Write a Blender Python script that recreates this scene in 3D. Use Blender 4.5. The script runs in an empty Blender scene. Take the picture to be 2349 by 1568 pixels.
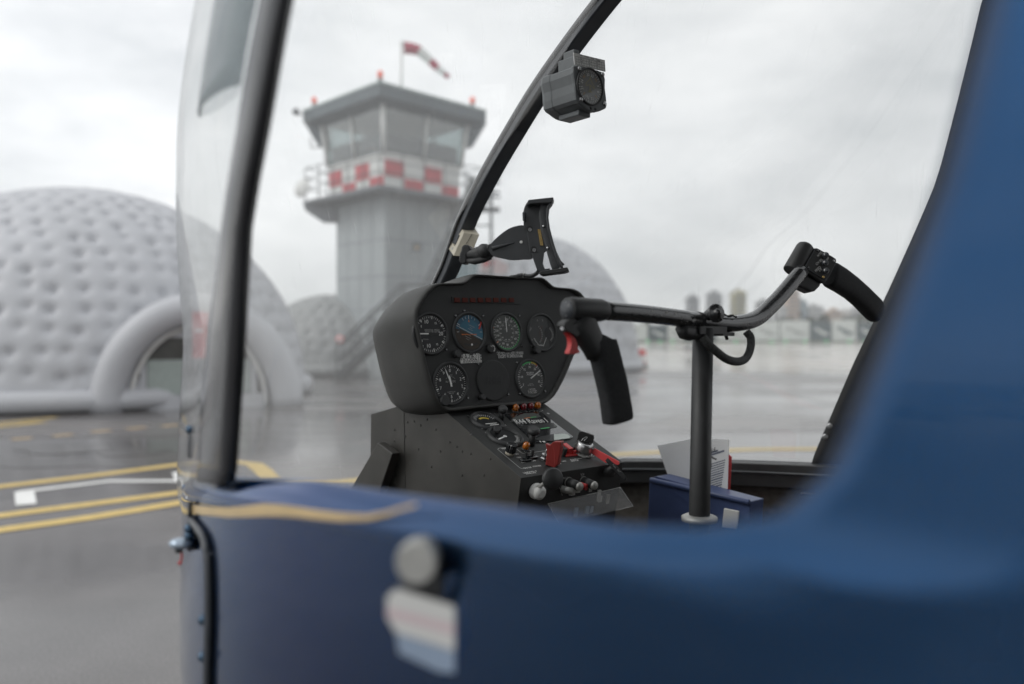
import bpy, bmesh, math, random
import numpy as np
from mathutils import Vector as V, Matrix
random.seed(7); rng = np.random.default_rng(5)
scene = bpy.context.scene
COL = scene.collection
# ---------------------------------------------------------------- camera
EYE = 1.5
cam = bpy.data.cameras.new("camera"); camo = bpy.data.objects.new("camera", cam); COL.objects.link(camo)
camo.location = (0, 0, EYE); camo.rotation_euler = (math.radians(90), 0, 0)
cam.sensor_width = 36; cam.lens = 28.0; cam.shift_y = -16/2349
cam.clip_start = 0.02; cam.clip_end = 6000
cam.dof.use_dof = True; cam.dof.focus_distance = 1.46; cam.dof.aperture_fstop = 2.1; cam.dof.aperture_blades = 9
scene.camera = camo
# ---------------------------------------------------------------- world: overcast
w = bpy.data.worlds.new("World"); scene.world = w; w.use_nodes = True
nt = w.node_tree; nt.nodes.clear()
def N(t, **k):
    n = nt.nodes.new(t)
    for a, b in k.items(): setattr(n, a, b)
    return n
out = N('ShaderNodeOutputWorld'); bg = N('ShaderNodeBackground'); bg.inputs[1].default_value = 0.1
sky = N('ShaderNodeTexSky'); sky.sky_type = 'NISHITA'; sky.sun_disc = False
sky.sun_elevation = math.radians(38); sky.sun_rotation = math.radians(-70)
tc = N('ShaderNodeTexCoord'); mp = N('ShaderNodeMapping'); mp.inputs['Scale'].default_value = (1.3, 1.3, 3.4)
nz = N('ShaderNodeTexNoise'); nz.inputs['Scale'].default_value = 1.7; nz.inputs['Detail'].default_value = 5; nz.inputs['Roughness'].default_value = .58
cr = N('ShaderNodeValToRGB')
cr.color_ramp.elements[0].position = .33; cr.color_ramp.elements[0].color = (5.3, 5.5, 5.65, 1)
cr.color_ramp.elements[1].position = .66; cr.color_ramp.elements[1].color = (8.6, 8.65, 8.7, 1)
# brighter cloud towards the left
sep = N('ShaderNodeSeparateXYZ'); mr = N('ShaderNodeMapRange'); mr.inputs[1].default_value = .4; mr.inputs[2].default_value = -.9
mr.inputs[3].default_value = .93; mr.inputs[4].default_value = 1.24
mul = N('ShaderNodeVectorMath', operation='SCALE')
mix = N('ShaderNodeMixRGB'); mix.inputs[0].default_value = .95
L_ = nt.links.new
L_(tc.outputs['Generated'], mp.inputs[0]); L_(mp.outputs[0], nz.inputs['Vector']); L_(nz.outputs[0], cr.inputs[0])
L_(tc.outputs['Generated'], sep.inputs[0]); L_(sep.outputs['X'], mr.inputs[0])
L_(cr.outputs[0], mul.inputs[0]); L_(mr.outputs[0], mul.inputs['Scale'])
L_(sky.outputs[0], mix.inputs[1]); L_(mul.outputs[0], mix.inputs[2]); L_(mix.outputs[0], bg.inputs[0]); L_(bg.outputs[0], out.inputs[0])
sun = bpy.data.lights.new("sun", 'SUN'); sun.energy = 0.7; sun.angle = math.radians(25); sun.color = (1, .97, .93)
suno = bpy.data.objects.new("sun", sun); COL.objects.link(suno)
suno.rotation_euler = (math.radians(52), 0, math.radians(-70))
vs = scene.view_settings; vs.view_transform = 'Standard'; vs.look = 'None'; vs.exposure = 0.44; vs.gamma = 1
scene.cycles.use_denoising = True
scene.cycles.max_bounces = 10; scene.cycles.transparent_max_bounces = 16
scene.cycles.caustics_reflective = False; scene.cycles.caustics_refractive = False
scene.cycles.sample_clamp_indirect = 6
# ---------------------------------------------------------------- materials
M = {}
def mat(name, col, rough=.5, metal=0, coat=0, var=.12, vscale=12, bump=0, bscale=60, spec=.5, col2=None, rvar=0, emit=None, trans=0, coat_rough=.03, bdist=.02):
    m = bpy.data.materials.new(name); m.use_nodes = True; t = m.node_tree
    b = t.nodes['Principled BSDF']
    b.inputs['Roughness'].default_value = rough; b.inputs['Metallic'].default_value = metal
    b.inputs['Coat Weight'].default_value = coat; b.inputs['Coat Roughness'].default_value = coat_rough
    b.inputs['Specular IOR Level'].default_value = spec
    if name == 'blue_paint': b.inputs['Coat IOR'].default_value = 1.4; b.inputs['Specular Tint'].default_value = (.35, .5, .8, 1)
    tcn = t.nodes.new('ShaderNodeTexCoord')
    n = t.nodes.new('ShaderNodeTexNoise'); n.inputs['Scale'].default_value = vscale; n.inputs['Detail'].default_value = 4
    t.links.new(tcn.outputs['Object'], n.inputs['Vector'])
    r = t.nodes.new('ShaderNodeValToRGB'); r.color_ramp.elements[0].position = .3; r.color_ramp.elements[1].position = .7
    c2 = col2 or tuple(min(1, c*(1+var)) for c in col); c1 = col if col2 else tuple(c*(1-var) for c in col)
    r.color_ramp.elements[0].color = (*c1, 1); r.color_ramp.elements[1].color = (*c2, 1)
    t.links.new(n.outputs[0], r.inputs[0]); t.links.new(r.outputs[0], b.inputs['Base Color'])
    if rvar:
        q = t.nodes.new('ShaderNodeMapRange'); q.inputs[1].default_value = .3; q.inputs[2].default_value = .7
        q.inputs[3].default_value = rough-rvar; q.inputs[4].default_value = rough+rvar
        t.links.new(n.outputs[0], q.inputs[0]); t.links.new(q.outputs[0], b.inputs['Roughness'])
    if bump:
        n2 = t.nodes.new('ShaderNodeTexNoise'); n2.inputs['Scale'].default_value = bscale; n2.inputs['Detail'].default_value = 3
        t.links.new(tcn.outputs['Object'], n2.inputs['Vector'])
        bp = t.nodes.new('ShaderNodeBump'); bp.inputs['Strength'].default_value = bump; bp.inputs['Distance'].default_value = bdist
        t.links.new(n2.outputs[0], bp.inputs['Height']); t.links.new(bp.outputs[0], b.inputs['Normal'])
    if emit: b.inputs['Emission Color'].default_value = (*emit[0], 1); b.inputs['Emission Strength'].default_value = emit[1]
    if trans: b.inputs['Transmission Weight'].default_value = trans
    M[name] = m; return m
mat('blue_paint', (.0012, .043, .125), .20, 1.0, 1.0, .06, 3, bump=.2, bscale=3.0, bdist=.0012, coat_rough=.02)
mat('black_plastic', (.032, .033, .034), .5, var=.15, vscale=40, bump=.15, bscale=900, bdist=.0006, rvar=.06)
mat('panel_black', (.027, .028, .028), .6, var=.1, vscale=30, bump=.1, bscale=700, bdist=.0005)
mat('leatherette', (.036, .036, .034), .52, var=.28, vscale=9, bump=.5, bscale=520, bdist=.0012)
mat('console_side', (.038, .036, .032), .5, var=.3, vscale=14, bump=.1, bscale=400, bdist=.0006)
mat('black_gloss', (.012, .013, .015), .12, coat=1, rvar=.05, vscale=20)
mat('bar_paint', (.030, .031, .033), .24, coat=.5, coat_rough=.12, var=.2, vscale=60, rvar=.06)
mat('grip_foam', (.024, .025, .027), .85, var=.2, vscale=200, bump=.5, bscale=900, bdist=.001)
mat('bow_paint', (.060, .066, .075), .42, var=.15, vscale=30, rvar=.08)
mat('grey_frame', (.05, .055, .06), .35, coat=.3, var=.3, vscale=8)
mat('pillar_rubber', (.022, .024, .028), .16, spec=.5, coat=.3, coat_rough=.06, var=.3, vscale=7, bump=.35, bscale=14, bdist=.004)
mat('carpet', (.11, .10, .088), .9, var=.25, vscale=60, bump=.4, bscale=300, bdist=.002)
mat('dial_face', (.018, .019, .020), .5, coat=.15, spec=.25)
mat('dial_grey', (.085, .09, .085), .5, coat=.15, spec=.25)
mat('dial_dim', (.05, .052, .052), .5, coat=.15, spec=.25)
mat('white_ink', (.85, .85, .83), .5, var=.05)
mat('grey_ink', (.42, .42, .41), .5, var=.05)
mat('ink_black', (.02, .02, .02), .5)
mat('sky_blue', (.055, .17, .25), .5, spec=.3)
mat('deep_blue', (.05, .13, .2), .5, spec=.3)
mat('earth_brown', (.055, .042, .032), .5, spec=.3)
mat('orange_ink', (.75, .20, .04), .5)
mat('red_ink', (.6, .05, .04), .5)
mat('green_ink', (.08, .5, .16), .5)
mat('yellow_ink', (.65, .5, .08), .5)
mat('red_plastic', (.55, .045, .045), .38, var=.08)
mat('red_guard', (.30, .035, .03), .45, var=.12)
mat('red_tag', (.75, .08, .085), .5, var=.1)
mat('amber_lens', (.8, .22, .015), .1, trans=.45, coat=1, var=.25, vscale=90)
mat('red_lens', (.22, .01, .015), .1, trans=.25, coat=1)
mat('dim_red_lens', (.10, .022, .015), .6, spec=.2)
mat('steel', (.5, .5, .5), .3, metal=1, var=.2, vscale=40, rvar=.1)
mat('worn_silver', (.42, .42, .40), .5, metal=.4, var=.15, vscale=60)
mat('brass', (.55, .38, .14), .35, metal=1)
mat('beige_plastic', (.50, .46, .37), .55, var=.08, vscale=40)
mat('white_plastic', (.7, .7, .68), .4, var=.05)
mat('paper', (.86, .86, .86), .8, var=.04)
mat('folder_blue', (.07, .10, .22), .35, var=.15)
mat('placard', (.72, .72, .70), .5, var=.08)
mat('tower_grey', (.33, .36, .37), .6, var=.08, vscale=.8)
mat('tower_dark', (.070, .100, .115), .55, var=.15, vscale=1)
mat('deck_grey', (.13, .145, .16), .6, var=.2, vscale=1.5)
mat('tower_white', (.74, .75, .73), .5, var=.06, vscale=1.5)
mat('tower_red', (.55, .045, .06), .5, var=.1, vscale=2)
mat('stair_steel', (.07, .08, .085), .5, metal=.3, var=.2)
mat('roof_edge', (.36, .44, .42), .5)
mat('beacon_red', (.9, .10, .03), .3, emit=((1, .12, .04), .12))
mat('tent_white', (.50, .51, .535), .5, var=.05, vscale=.8, bump=.3, bscale=2.2, bdist=.05)
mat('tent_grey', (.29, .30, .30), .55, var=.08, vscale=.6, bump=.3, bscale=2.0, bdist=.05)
mat('door_dark', (.05, .05, .045), .3, var=.4, vscale=3)
mat('door_pane', (.35, .40, .38), .1, var=.1)
mat('hydrant_red', (.6, .03, .03), .4)
mat('teal_cloth', (.10, .17, .19), .6, var=.2)
mat('yellow_paint', (.62, .45, .15), .55, var=.12, vscale=9, bump=.2, bscale=80)
mat('white_paint', (.80, .80, .78), .55, var=.08, vscale=6)
mat('rubber', (.02, .02, .02), .7)
mat('cable_mesh', (.05, .052, .05), .55, var=.6, vscale=260, bump=.9, bscale=700, bdist=.002)
mat('bronze_cap', (.05, .09, .14), .25, metal=.7)
mat('compass_face', (.20, .205, .20), .4, coat=.6)
mat('orange_pale', (.5, .30, .12), .5)
mat('yellow_pale', (.42, .36, .14), .5)
mat('dial_pale', (.45, .5, .46), .3)
mat('holder_grey', (.055, .058, .062), .45, var=.12, vscale=30, bump=.1, bscale=600, bdist=.0005)
mat('ink_pale', (.18, .20, .26), .6)
mat('yellow_dull', (.42, .32, .20), .6, var=.15)
mat('sock_red', (.42, .04, .08), .7)
mat('pale_pink', (.62, .48, .48), .6)
mat('green_glow', (.1, .6, .25), .3, emit=((.12, 1, .35), 1.2))
mat('compass_case', (.13, .14, .145), .45, var=.12, vscale=40, rvar=.05)
mat('steel_blue', (.10, .16, .30), .4)
mat('reflection_gold', (.55, .40, .19), .4, coat=.6)  # colour of the yellow ground line mirrored in the door paint
mat('pink', (.68, .55, .57), .5)
mat('pale_blue', (.30, .38, .50), .5)
mat('cap_pale', (.35, .42, .50), .2, metal=.5)

def glass_mat(name, tint, haze, scratch, base=.03):
    m = bpy.data.materials.new(name); m.use_nodes = True; t = m.node_tree; t.nodes.clear()
    o = t.nodes.new('ShaderNodeOutputMaterial'); tr = t.nodes.new('ShaderNodeBsdfTransparent'); tr.inputs[0].default_value = (*tint, 1)
    gl = t.nodes.new('ShaderNodeBsdfGlossy'); gl.inputs['Roughness'].default_value = .015
    df = t.nodes.new('ShaderNodeBsdfTranslucent'); df.inputs[0].default_value = (.95, .95, .95, 1)
    lw = t.nodes.new('ShaderNodeLayerWeight'); lw.inputs[0].default_value = .5
    p = t.nodes.new('ShaderNodeMath'); p.operation = 'POWER'; p.inputs[1].default_value = 4.5
    a = t.nodes.new('ShaderNodeMath'); a.operation = 'MULTIPLY_ADD'; a.inputs[1].default_value = .75; a.inputs[2].default_value = base
    t.links.new(lw.outputs['Facing'], p.inputs[0]); t.links.new(p.outputs[0], a.inputs[0])
    tcn = t.nodes.new('ShaderNodeTexCoord')
    # fine wipe scratches, running down the pane
    acc = None
    for sc_, rot in (((900, 9, 9), .35), ((700, 14, 14), -.2)):
        mpn = t.nodes.new('ShaderNodeMapping'); mpn.inputs['Scale'].default_value = sc_; mpn.inputs['Rotation'].default_value = (0, rot, math.radians(40))
        n = t.nodes.new('ShaderNodeTexNoise'); n.inputs['Scale'].default_value = 1; n.inputs['Detail'].default_value = 1
        t.links.new(tcn.outputs['Object'], mpn.inputs[0]); t.links.new(mpn.outputs[0], n.inputs['Vector'])
        g = t.nodes.new('ShaderNodeMapRange'); g.inputs[1].default_value = .70; g.inputs[2].default_value = .80; g.inputs[3].default_value = 0; g.inputs[4].default_value = scratch
        t.links.new(n.outputs[0], g.inputs[0])
        if acc is None: acc = g.outputs[0]
        else:
            s = t.nodes.new('ShaderNodeMath'); s.operation = 'ADD'; t.links.new(acc, s.inputs[0]); t.links.new(g.outputs[0], s.inputs[1]); acc = s.outputs[0]
    h = t.nodes.new('ShaderNodeMath'); h.operation = 'ADD'; h.inputs[1].default_value = haze; t.links.new(acc, h.inputs[0])
    m1 = t.nodes.new('ShaderNodeMixShader'); m2 = t.nodes.new('ShaderNodeMixShader')
    t.links.new(h.outputs[0], m1.inputs[0]); t.links.new(tr.outputs[0], m1.inputs[1]); t.links.new(df.outputs[0], m1.inputs[2])
    t.links.new(a.outputs[0], m2.inputs[0]); t.links.new(m1.outputs[0], m2.inputs[1]); t.links.new(gl.outputs[0], m2.inputs[2])
    t.links.new(m2.outputs[0], o.inputs[0]); M[name] = m
glass_mat('plexiglass', (.95, .96, .955), .14, .13, base=.065)
glass_mat('reflection_tint', (.62, .65, .66), .08, .05)  # grey tint standing in for a dark reflection on the glass
glass_mat('tower_glass', (.50, .58, .58), .12, 0, base=.16)
glass_mat('clear_acrylic', (.9, .9, .9), .04, 0)
# ---------------------------------------------------------------- mesh builder
def tag(o, label=None, cat=None, group=None, kind=None):
    for k, v in (('label', label), ('category', cat), ('group', group), ('kind', kind)):
        if v: o[k] = v
    return o
ORG = {}
def empty(name, loc, label, cat, group=None):
    o = bpy.data.objects.new(name, None); COL.objects.link(o); o.location = loc; o.empty_display_size = .1
    ORG[o.name] = V(loc); return tag(o, label, cat, group)
class MB:
    def __init__(s): s.v = []; s.f = []; s.m = []; s.sm = []; s.mats = []
    def mi(s, m):
        if m not in s.mats: s.mats.append(m)
        return s.mats.index(m)
    def add(s, vs, fs, m, smooth=False):
        b = len(s.v); s.v += [V(x) for x in vs]; k = s.mi(m)
        for f in fs: s.f.append([b+i for i in f]); s.m.append(k); s.sm.append(smooth)
    def box(s, c, ax, ay, az, m):
        c = V(c); ax, ay, az = V(ax), V(ay), V(az)
        vs = [c+ax*i+ay*j+az*k for k in (-1, 1) for j in (-1, 1) for i in (-1, 1)]
        s.add(vs, [(0, 2, 3, 1), (4, 5, 7, 6), (0, 1, 5, 4), (2, 6, 7, 3), (0, 4, 6, 2), (1, 3, 7, 5)], m)
    def abox(s, x0, x1, y0, y1, z0, z1, m):
        s.box(((x0+x1)/2, (y0+y1)/2, (z0+z1)/2), ((x1-x0)/2, 0, 0), (0, (y1-y0)/2, 0), (0, 0, (z1-z0)/2), m)
    def prism(s, pts, ext, m, smooth=False, side=None):
        n = len(pts); ext = V(ext); p0 = [V(p) for p in pts]
        s.add(p0+[p+ext for p in p0], [list(range(n))[::-1], [n+i for i in range(n)]], m)
        s.add(p0+[p+ext for p in p0], [(i, (i+1) % n, n+(i+1) % n, n+i) for i in range(n)], side or m, smooth)
    def rings(s, rs, m, smooth=True, closed=True, c0=True, c1=True):
        n = len(rs[0]); vs = [p for r in rs for p in r]; fs = []
        for k in range(len(rs)-1):
            for i in range(n if closed else n-1):
                j = (i+1) % n; fs.append((k*n+i, k*n+j, (k+1)*n+j, (k+1)*n+i))
        s.add(vs, fs, m, smooth)
        if c0: s.add(rs[0], [list(range(n))[::-1]], m)
        if c1: s.add(rs[-1], [list(range(n))], m)
    def tube(s, path, r, m, n=12, hint=None, prof=None, smooth=True, caps=True):
        path = [V(p) for p in path]; k = len(path); rs = []
        for i, p in enumerate(path):
            t = (path[min(i+1, k-1)]-path[max(i-1, 0)]).normalized()
            h = V(hint) if hint is not None else (V((0, 0, 1)) if abs(t.z) < .9 else V((1, 0, 0)))
            a = t.cross(h).normalized(); b = a.cross(t).normalized()
            q = r[i] if isinstance(r, list) else r
            qa, qb = (q if isinstance(q, tuple) else (q, q))
            if prof: rs.append([p+a*x*qa+b*y*qb for x, y in prof])
            else: rs.append([p+a*math.cos(2*math.pi*j/n)*qa+b*math.sin(2*math.pi*j/n)*qb for j in range(n)])
        s.rings(rs, m, smooth, True, caps, caps)
    def lathe(s, o, ax, prof, m, n=20, smooth=True):
        o = V(o); ax = V(ax).normalized(); h = V((0, 0, 1)) if abs(ax.z) < .9 else V((1, 0, 0))
        a = ax.cross(h).normalized(); b = ax.cross(a)
        s.rings([[o+ax*z+(a*math.cos(2*math.pi*j/n)+b*math.sin(2*math.pi*j/n))*r for j in range(n)] for r, z in prof], m, smooth)
    def ball(s, c, r, m, n=14, sc=(1, 1, 1)):
        c = V(c); rs = []
        for k in range(1, n//2):
            e = math.pi*k/(n//2)
            rs.append([c+V((math.sin(e)*math.cos(2*math.pi*j/n)*r*sc[0], math.sin(e)*math.sin(2*math.pi*j/n)*r*sc[1], math.cos(e)*r*sc[2])) for j in range(n)])
        s.rings(rs, m)
    def grid(s, rows, m, smooth=True):
        s.rings(rows, m, smooth, False, False, False)
    def build(s, name, parent=None, origin=None, bevel=0, solid=None, seg=2, weld=True):
        if origin is None:
            if parent: origin = ORG[parent.name]
            else:
                xs = [p.x for p in s.v]; ys = [p.y for p in s.v]; origin = V(((min(xs)+max(xs))/2, (min(ys)+max(ys))/2, min(p.z for p in s.v)))
        origin = V(origin)
        me = bpy.data.meshes.new(name); me.from_pydata([p-origin for p in s.v], [], s.f)
        for m in s.mats: me.materials.append(M[m] if isinstance(m, str) else m)
        me.polygons.foreach_set('material_index', s.m); me.polygons.foreach_set('use_smooth', s.sm)
        bm = bmesh.new(); bm.from_mesh(me)
        if weld: bmesh.ops.remove_doubles(bm, verts=bm.verts, dist=1e-6)
        bmesh.ops.recalc_face_normals(bm, faces=bm.faces); bm.to_mesh(me); bm.free()
        o = bpy.data.objects.new(name, me); COL.objects.link(o)
        if parent: o.parent = parent; o.location = origin-ORG[parent.name]
        else: o.location = origin
        ORG[o.name] = origin
        if solid:
            q = o.modifiers.new('solid', 'SOLIDIFY'); q.thickness = solid[0]; q.offset = -1; 
            if len(solid) > 1: me.materials.append(M[solid[1]]); q.material_offset = 1; q.material_offset_rim = solid[2] if len(solid) > 2 else 0
        if bevel:
            q = o.modifiers.new('bevel', 'BEVEL'); q.width = bevel; q.segments = seg; q.limit_method = 'ANGLE'; q.angle_limit = math.radians(40)
            q.harden_normals = False
        return o
# flat drawing on a plane
TXT = {}
def glyphs(body, shear=0):
    k = (body, shear)
    if k not in TXT:
        c = bpy.data.curves.new('t', 'FONT'); c.body = body; c.size = 1; c.align_x = 'CENTER'; c.align_y = 'CENTER'; c.resolution_u = 3; c.shear = shear
        o = bpy.data.objects.new('t', c); COL.objects.link(o); dg = bpy.context.evaluated_depsgraph_get(); dg.update()
        me = bpy.data.meshes.new_from_object(o.evaluated_get(dg))
        TXT[k] = ([tuple(v.co) for v in me.vertices], [tuple(p.vertices) for p in me.polygons])
        bpy.data.objects.remove(o); bpy.data.meshes.remove(me)
    return TXT[k]
class Fr:
    def __init__(s, o, ux, uy, n): s.o = V(o); s.ux = V(ux).normalized(); s.uy = V(uy).normalized(); s.n = V(n).normalized()
    def p(s, x, y, w=0): return s.o+s.ux*x+s.uy*y+s.n*w
    def sub(s, x, y, w=0): return Fr(s.p(x, y, w), s.ux, s.uy, s.n)
    def px(s, px, py):
        d = ray(px, py); t = (s.o-CAM).dot(s.n)/d.dot(s.n); q = CAM+d*t-s.o; return (q.dot(s.ux), q.dot(s.uy))
    def poly(s, mb, pts, m, w=0): mb.add([s.p(x, y, w) for x, y in pts], [list(range(len(pts)))], m)
    def slab(s, mb, pts, m, w0, w1, side=None): mb.prism([s.p(x, y, w0) for x, y in pts], s.n*(w1-w0), m, side=side)
    def disc(s, mb, c, r, m, w=0, n=32): s.poly(mb, [(c[0]+r*math.cos(6.28318*i/n), c[1]+r*math.sin(6.28318*i/n)) for i in range(n)], m, w)
    def rect(s, mb, c, hx, hy, m, w=0, a=0):
        ca, sa = math.cos(a), math.sin(a)
        s.poly(mb, [(c[0]+x*ca-y*sa, c[1]+x*sa+y*ca) for x, y in ((-hx, -hy), (hx, -hy), (hx, hy), (-hx, hy))], m, w)
    def line(s, mb, pts, wd, m, w=0):
        for a, b in zip(pts, pts[1:]):
            dx, dy = b[0]-a[0], b[1]-a[1]; l = math.hypot(dx, dy)
            s.rect(mb, ((a[0]+b[0])/2, (a[1]+b[1])/2), l/2+wd/2, wd/2, m, w, math.atan2(dy, dx))
    def arc(s, mb, c, r0, r1, a0, a1, m, w=0):   # clock angles, degrees
        n = max(3, int(abs(a1-a0)/8)); A = [math.radians(a0+(a1-a0)*i/n) for i in range(n+1)]
        vs = [s.p(c[0]+r*math.sin(a), c[1]+r*math.cos(a), w) for a in A for r in (r0, r1)]
        mb.add(vs, [(2*i, 2*i+1, 2*i+3, 2*i+2) for i in range(n)], m)
    def ticks(s, mb, c, r0, r1, a0, a1, k, wd, m, w=0):
        for i in range(k):
            a = math.radians(a0+(a1-a0)*i/max(1, k-1)); r = (r0+r1)/2
            s.rect(mb, (c[0]+r*math.sin(a), c[1]+r*math.cos(a)), wd/2, (r1-r0)/2, m, w, -a)
    def txt(s, mb, c, body, size, m, w=0, a=0, shear=0, sx=1):
        vs, fs = glyphs(body, shear); ca, sa = math.cos(a), math.sin(a)
        mb.add([s.p(c[0]+(x*sx*ca-y*sa)*size, c[1]+(x*sx*sa+y*ca)*size, w) for x, y, _ in vs], fs, m)
# ---------------------------------------------------------------- survey: the photograph was measured with these
FPX = 1827.0; CX = 1174.5; CY = 768.0; CAM = V((0, 0, EYE))
def ray(px, py): return V(((px-CX)/FPX, 1, -(py-CY)/FPX))
def P(px, py, d): return CAM+ray(px, py)*d
def G(px, py): return P(px, py, EYE*FPX/(py-CY))
YAW = math.radians(40)
FW = V((-math.sin(YAW), math.cos(YAW), 0)); RT = V((math.cos(YAW), math.sin(YAW), 0)); UP = V((0, 0, 1))
def A(s, t, z): return FW*s+RT*t+UP*z
def st(p): return (p.dot(FW), p.dot(RT))
def on(px, py, p0, n):
    d = ray(px, py); n = V(n); return CAM+d*((V(p0)-CAM).dot(n)/d.dot(n))
def lerp(a, b, t): return a+(b-a)*t
def smooth_closed(pts, k=3):
    out = []; n = len(pts)
    for i in range(n):
        p0, p1, p2, p3 = pts[i-1], pts[i], pts[(i+1) % n], pts[(i+2) % n]
        for j in range(k):
            t = j/k
            out.append(tuple(.5*((2*p1[c])+(-p0[c]+p2[c])*t+(2*p0[c]-5*p1[c]+4*p2[c]-p3[c])*t*t+(-p0[c]+3*p1[c]-3*p2[c]+p3[c])*t**3) for c in (0, 1)))
    return out
def spline(pts, k=6):
    P_ = [V(p) for p in pts]; P_ = [P_[0]*2-P_[1]]+P_+[P_[-1]*2-P_[-2]]; out = []
    for i in range(1, len(P_)-2):
        p0, p1, p2, p3 = P_[i-1:i+3]
        for j in range(k):
            t = j/k; out.append(.5*((2*p1)+(-p0+p2)*t+(2*p0-5*p1+4*p2-p3)*t*t+(-p0+3*p1-3*p2+p3)*t**3))
    out.append(P_[-2]); return out
def limb(mb, secs, m, n=18, pw=2.4, hint=(0, 1, 0)):
    """secs: (centre, half width across the view, half depth)"""
    rs = []; C = [V(q[0]) for q in secs]; k = len(C)
    for i, (c, hw, hd) in enumerate(secs):
        t = (C[min(i+1, k-1)]-C[max(i-1, 0)]).normalized(); a = t.cross(V(hint)).normalized(); b = a.cross(t).normalized()
        r = []
        for j in range(n):
            x, y = math.cos(2*math.pi*j/n), math.sin(2*math.pi*j/n)
            x = math.copysign(abs(x)**(2/pw), x); y = math.copysign(abs(y)**(2/pw), y)
            r.append(V(c)+a*x*hw+b*y*hd)
        rs.append(r)
    mb.rings(rs, m)
# ================================================================ HELICOPTER
HO = A(.3, 1.05, 0)
heli = empty('helicopter', HO, 'dark blue helicopter filling the foreground, its black cockpit seen through the door opening', 'helicopter')
TCN = 1.05
def Wd(z): return .78-.06*max(0, (1.2-z)/.6)**2-.16*max(0, z-1.75)**1.5
ZS = [.55, .7, .9, 1.05, 1.2, 1.35, 1.5, 1.62, 1.756, 1.89, 2.1, 2.25]
SS = [1.45, 1.65, 1.76, 1.78, 1.75, 1.69, 1.60, 1.516, 1.399, 1.243, .977, .80]
def Ln(z): return float(np.interp(z, ZS, SS))-.5
def pw(z): return float(np.interp(z, [1.2, 1.5, 2.1], [2.2, 2.35, 4.0]))
def skin(phi, z, off=0):
    p = 2/pw(z); c = math.cos(phi); sn = max(0, math.sin(phi))
    return A(.5+Ln(z)*sn**p+off*sn, TCN-math.copysign(abs(c)**p, c)*Wd(z)-off*c, z)
def skin_s(s, z, side=-1, off=0):
    if s <= .5: return A(s, TCN+side*(Wd(z)+off), z)
    q = min(1, (s-.5)/Ln(z)); p = pw(z)
    phi = math.asin(min(1, q**(p/2))); return skin(phi if side < 0 else math.pi-phi, z, off)
def sill(s): return float(np.interp(s, [.25, .44, .58, .88, 1.12, 1.35, 1.6, 1.78], [1.412, 1.396, 1.386, 1.348, 1.307, 1.2, 1.1, 1.05]))
def sill_r(s): return float(np.interp(s, [.3, 1.0, 1.45, 1.78], [1.22, 1.19, 1.165, 1.05]))
# port door: lower panel and rear post, one curved skin
dm = MB()
cols = list(np.linspace(-.7, .05, 9))+list(np.linspace(.07, .25, 13))+list(np.linspace(.27, 1.15, 40))
rows = []
def lipz(k, zt):   # rows: coarse below, fine over the rolled lip
    lp = [.026, .020, .014, .009, .005, .002, 0]
    return (lerp(.55, zt-.032, k/14), 0) if k < 15 else (zt-lp[k-15], -.013*(1-lp[k-15]/.026)**2)
for k in range(22):
    row = []
    for s in cols:
        z, o_ = lipz(k, sill(s)); o_ *= min(1, max(0, (s-.14)/.2)); row.append(skin_s(s, z, -1, o_))
    rows.append(row)
dm.grid(rows, 'blue_paint')
def rear_edge(z): return float(np.interp(z, [1.412, 1.418, 1.430, 1.450, 1.495, 1.552, 1.608, 2.1], [.25, .210, .171, .150, .131, .110, .096, .03]))
rows = []
for z in [1.412, 1.415, 1.418, 1.424, 1.430, 1.440, 1.450, 1.47, 1.495, 1.52, 1.552, 1.58, 1.608, 1.7, 1.8, 1.9, 2.0, 2.1, 2.26]:
    e = rear_edge(z); rows.append([skin_s(-.7+(s+.7)*(e+.7)/.95, z, -1, -.013*min(1, max(0, (s-.14)/.2))) for s in cols if s < .2501])
dm.grid(rows, 'blue_paint')
door = dm.build('door', heli, solid=(.022, 'carpet'))
# nose and starboard side
cols = [('p', s) for s in np.linspace(1.158, 1.3, 5)]
ph0 = math.asin((1.3-.5)/Ln(1.2))
cols += [('f', a) for a in np.linspace(ph0+.03, math.pi-.62, 44)] + [('s', s) for s in np.linspace(1.15, -.7, 26)]
rows = []
for f in list(np.linspace(0, .95, 13))+[.97, .985, .993, 1]:
    r = []
    for kind, a in cols:
        if kind == 'p': r.append(skin_s(a, lerp(.55, sill(a), f)))
        elif kind == 's': r.append(skin_s(a, lerp(.55, sill_r(a), f), 1))
        else:
            z = 1.1
            for _ in range(6):
                s_ = skin(a, z).dot(FW); side = math.cos(a); zz = sill(s_) if side > 0 else sill_r(s_)
                if abs(side) < .3: zz = lerp(sill_r(s_), sill(s_), (side+.3)/.6)
                z = zz
            r.append(skin(a, lerp(.55, z, f)))
    rows.append(r)
nose_top = rows[-1]
b = MB(); b.grid(rows, 'blue_paint')
bot = [A(lerp(.3, st(p)[0], .96), lerp(TCN, st(p)[1], .95), .5) for p in rows[0]]
b.grid([bot, rows[0]], 'blue_paint'); b.add(bot, [list(range(len(bot)))], 'blue_paint')
b.build('fuselage', heli, solid=(.02, 'carpet'))
# roof
rr = []
for k, (f, z) in enumerate([(1, 2.26), (.93, 2.32), (.6, 2.38), (.1, 2.40)]):
    ring = []
    for a in list(np.linspace(0, math.pi, 30)):
        p = skin(a, 2.25); s_, t_ = st(p); ring.append(A(lerp(0, s_, f) if s_ > 0 else s_, lerp(TCN, t_, f), z))
    s0, t0 = st(ring[0]); s1, t1 = st(ring[-1]); ring = [A(-.7, t0, z)]+ring+[A(-.7, t1, z)]
    rr.append(ring)
b = MB(); b.rings(rr, 'blue_paint', closed=True, c0=False, c1=True); b.build('roof', heli, solid=(.02, 'carpet'))
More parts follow.
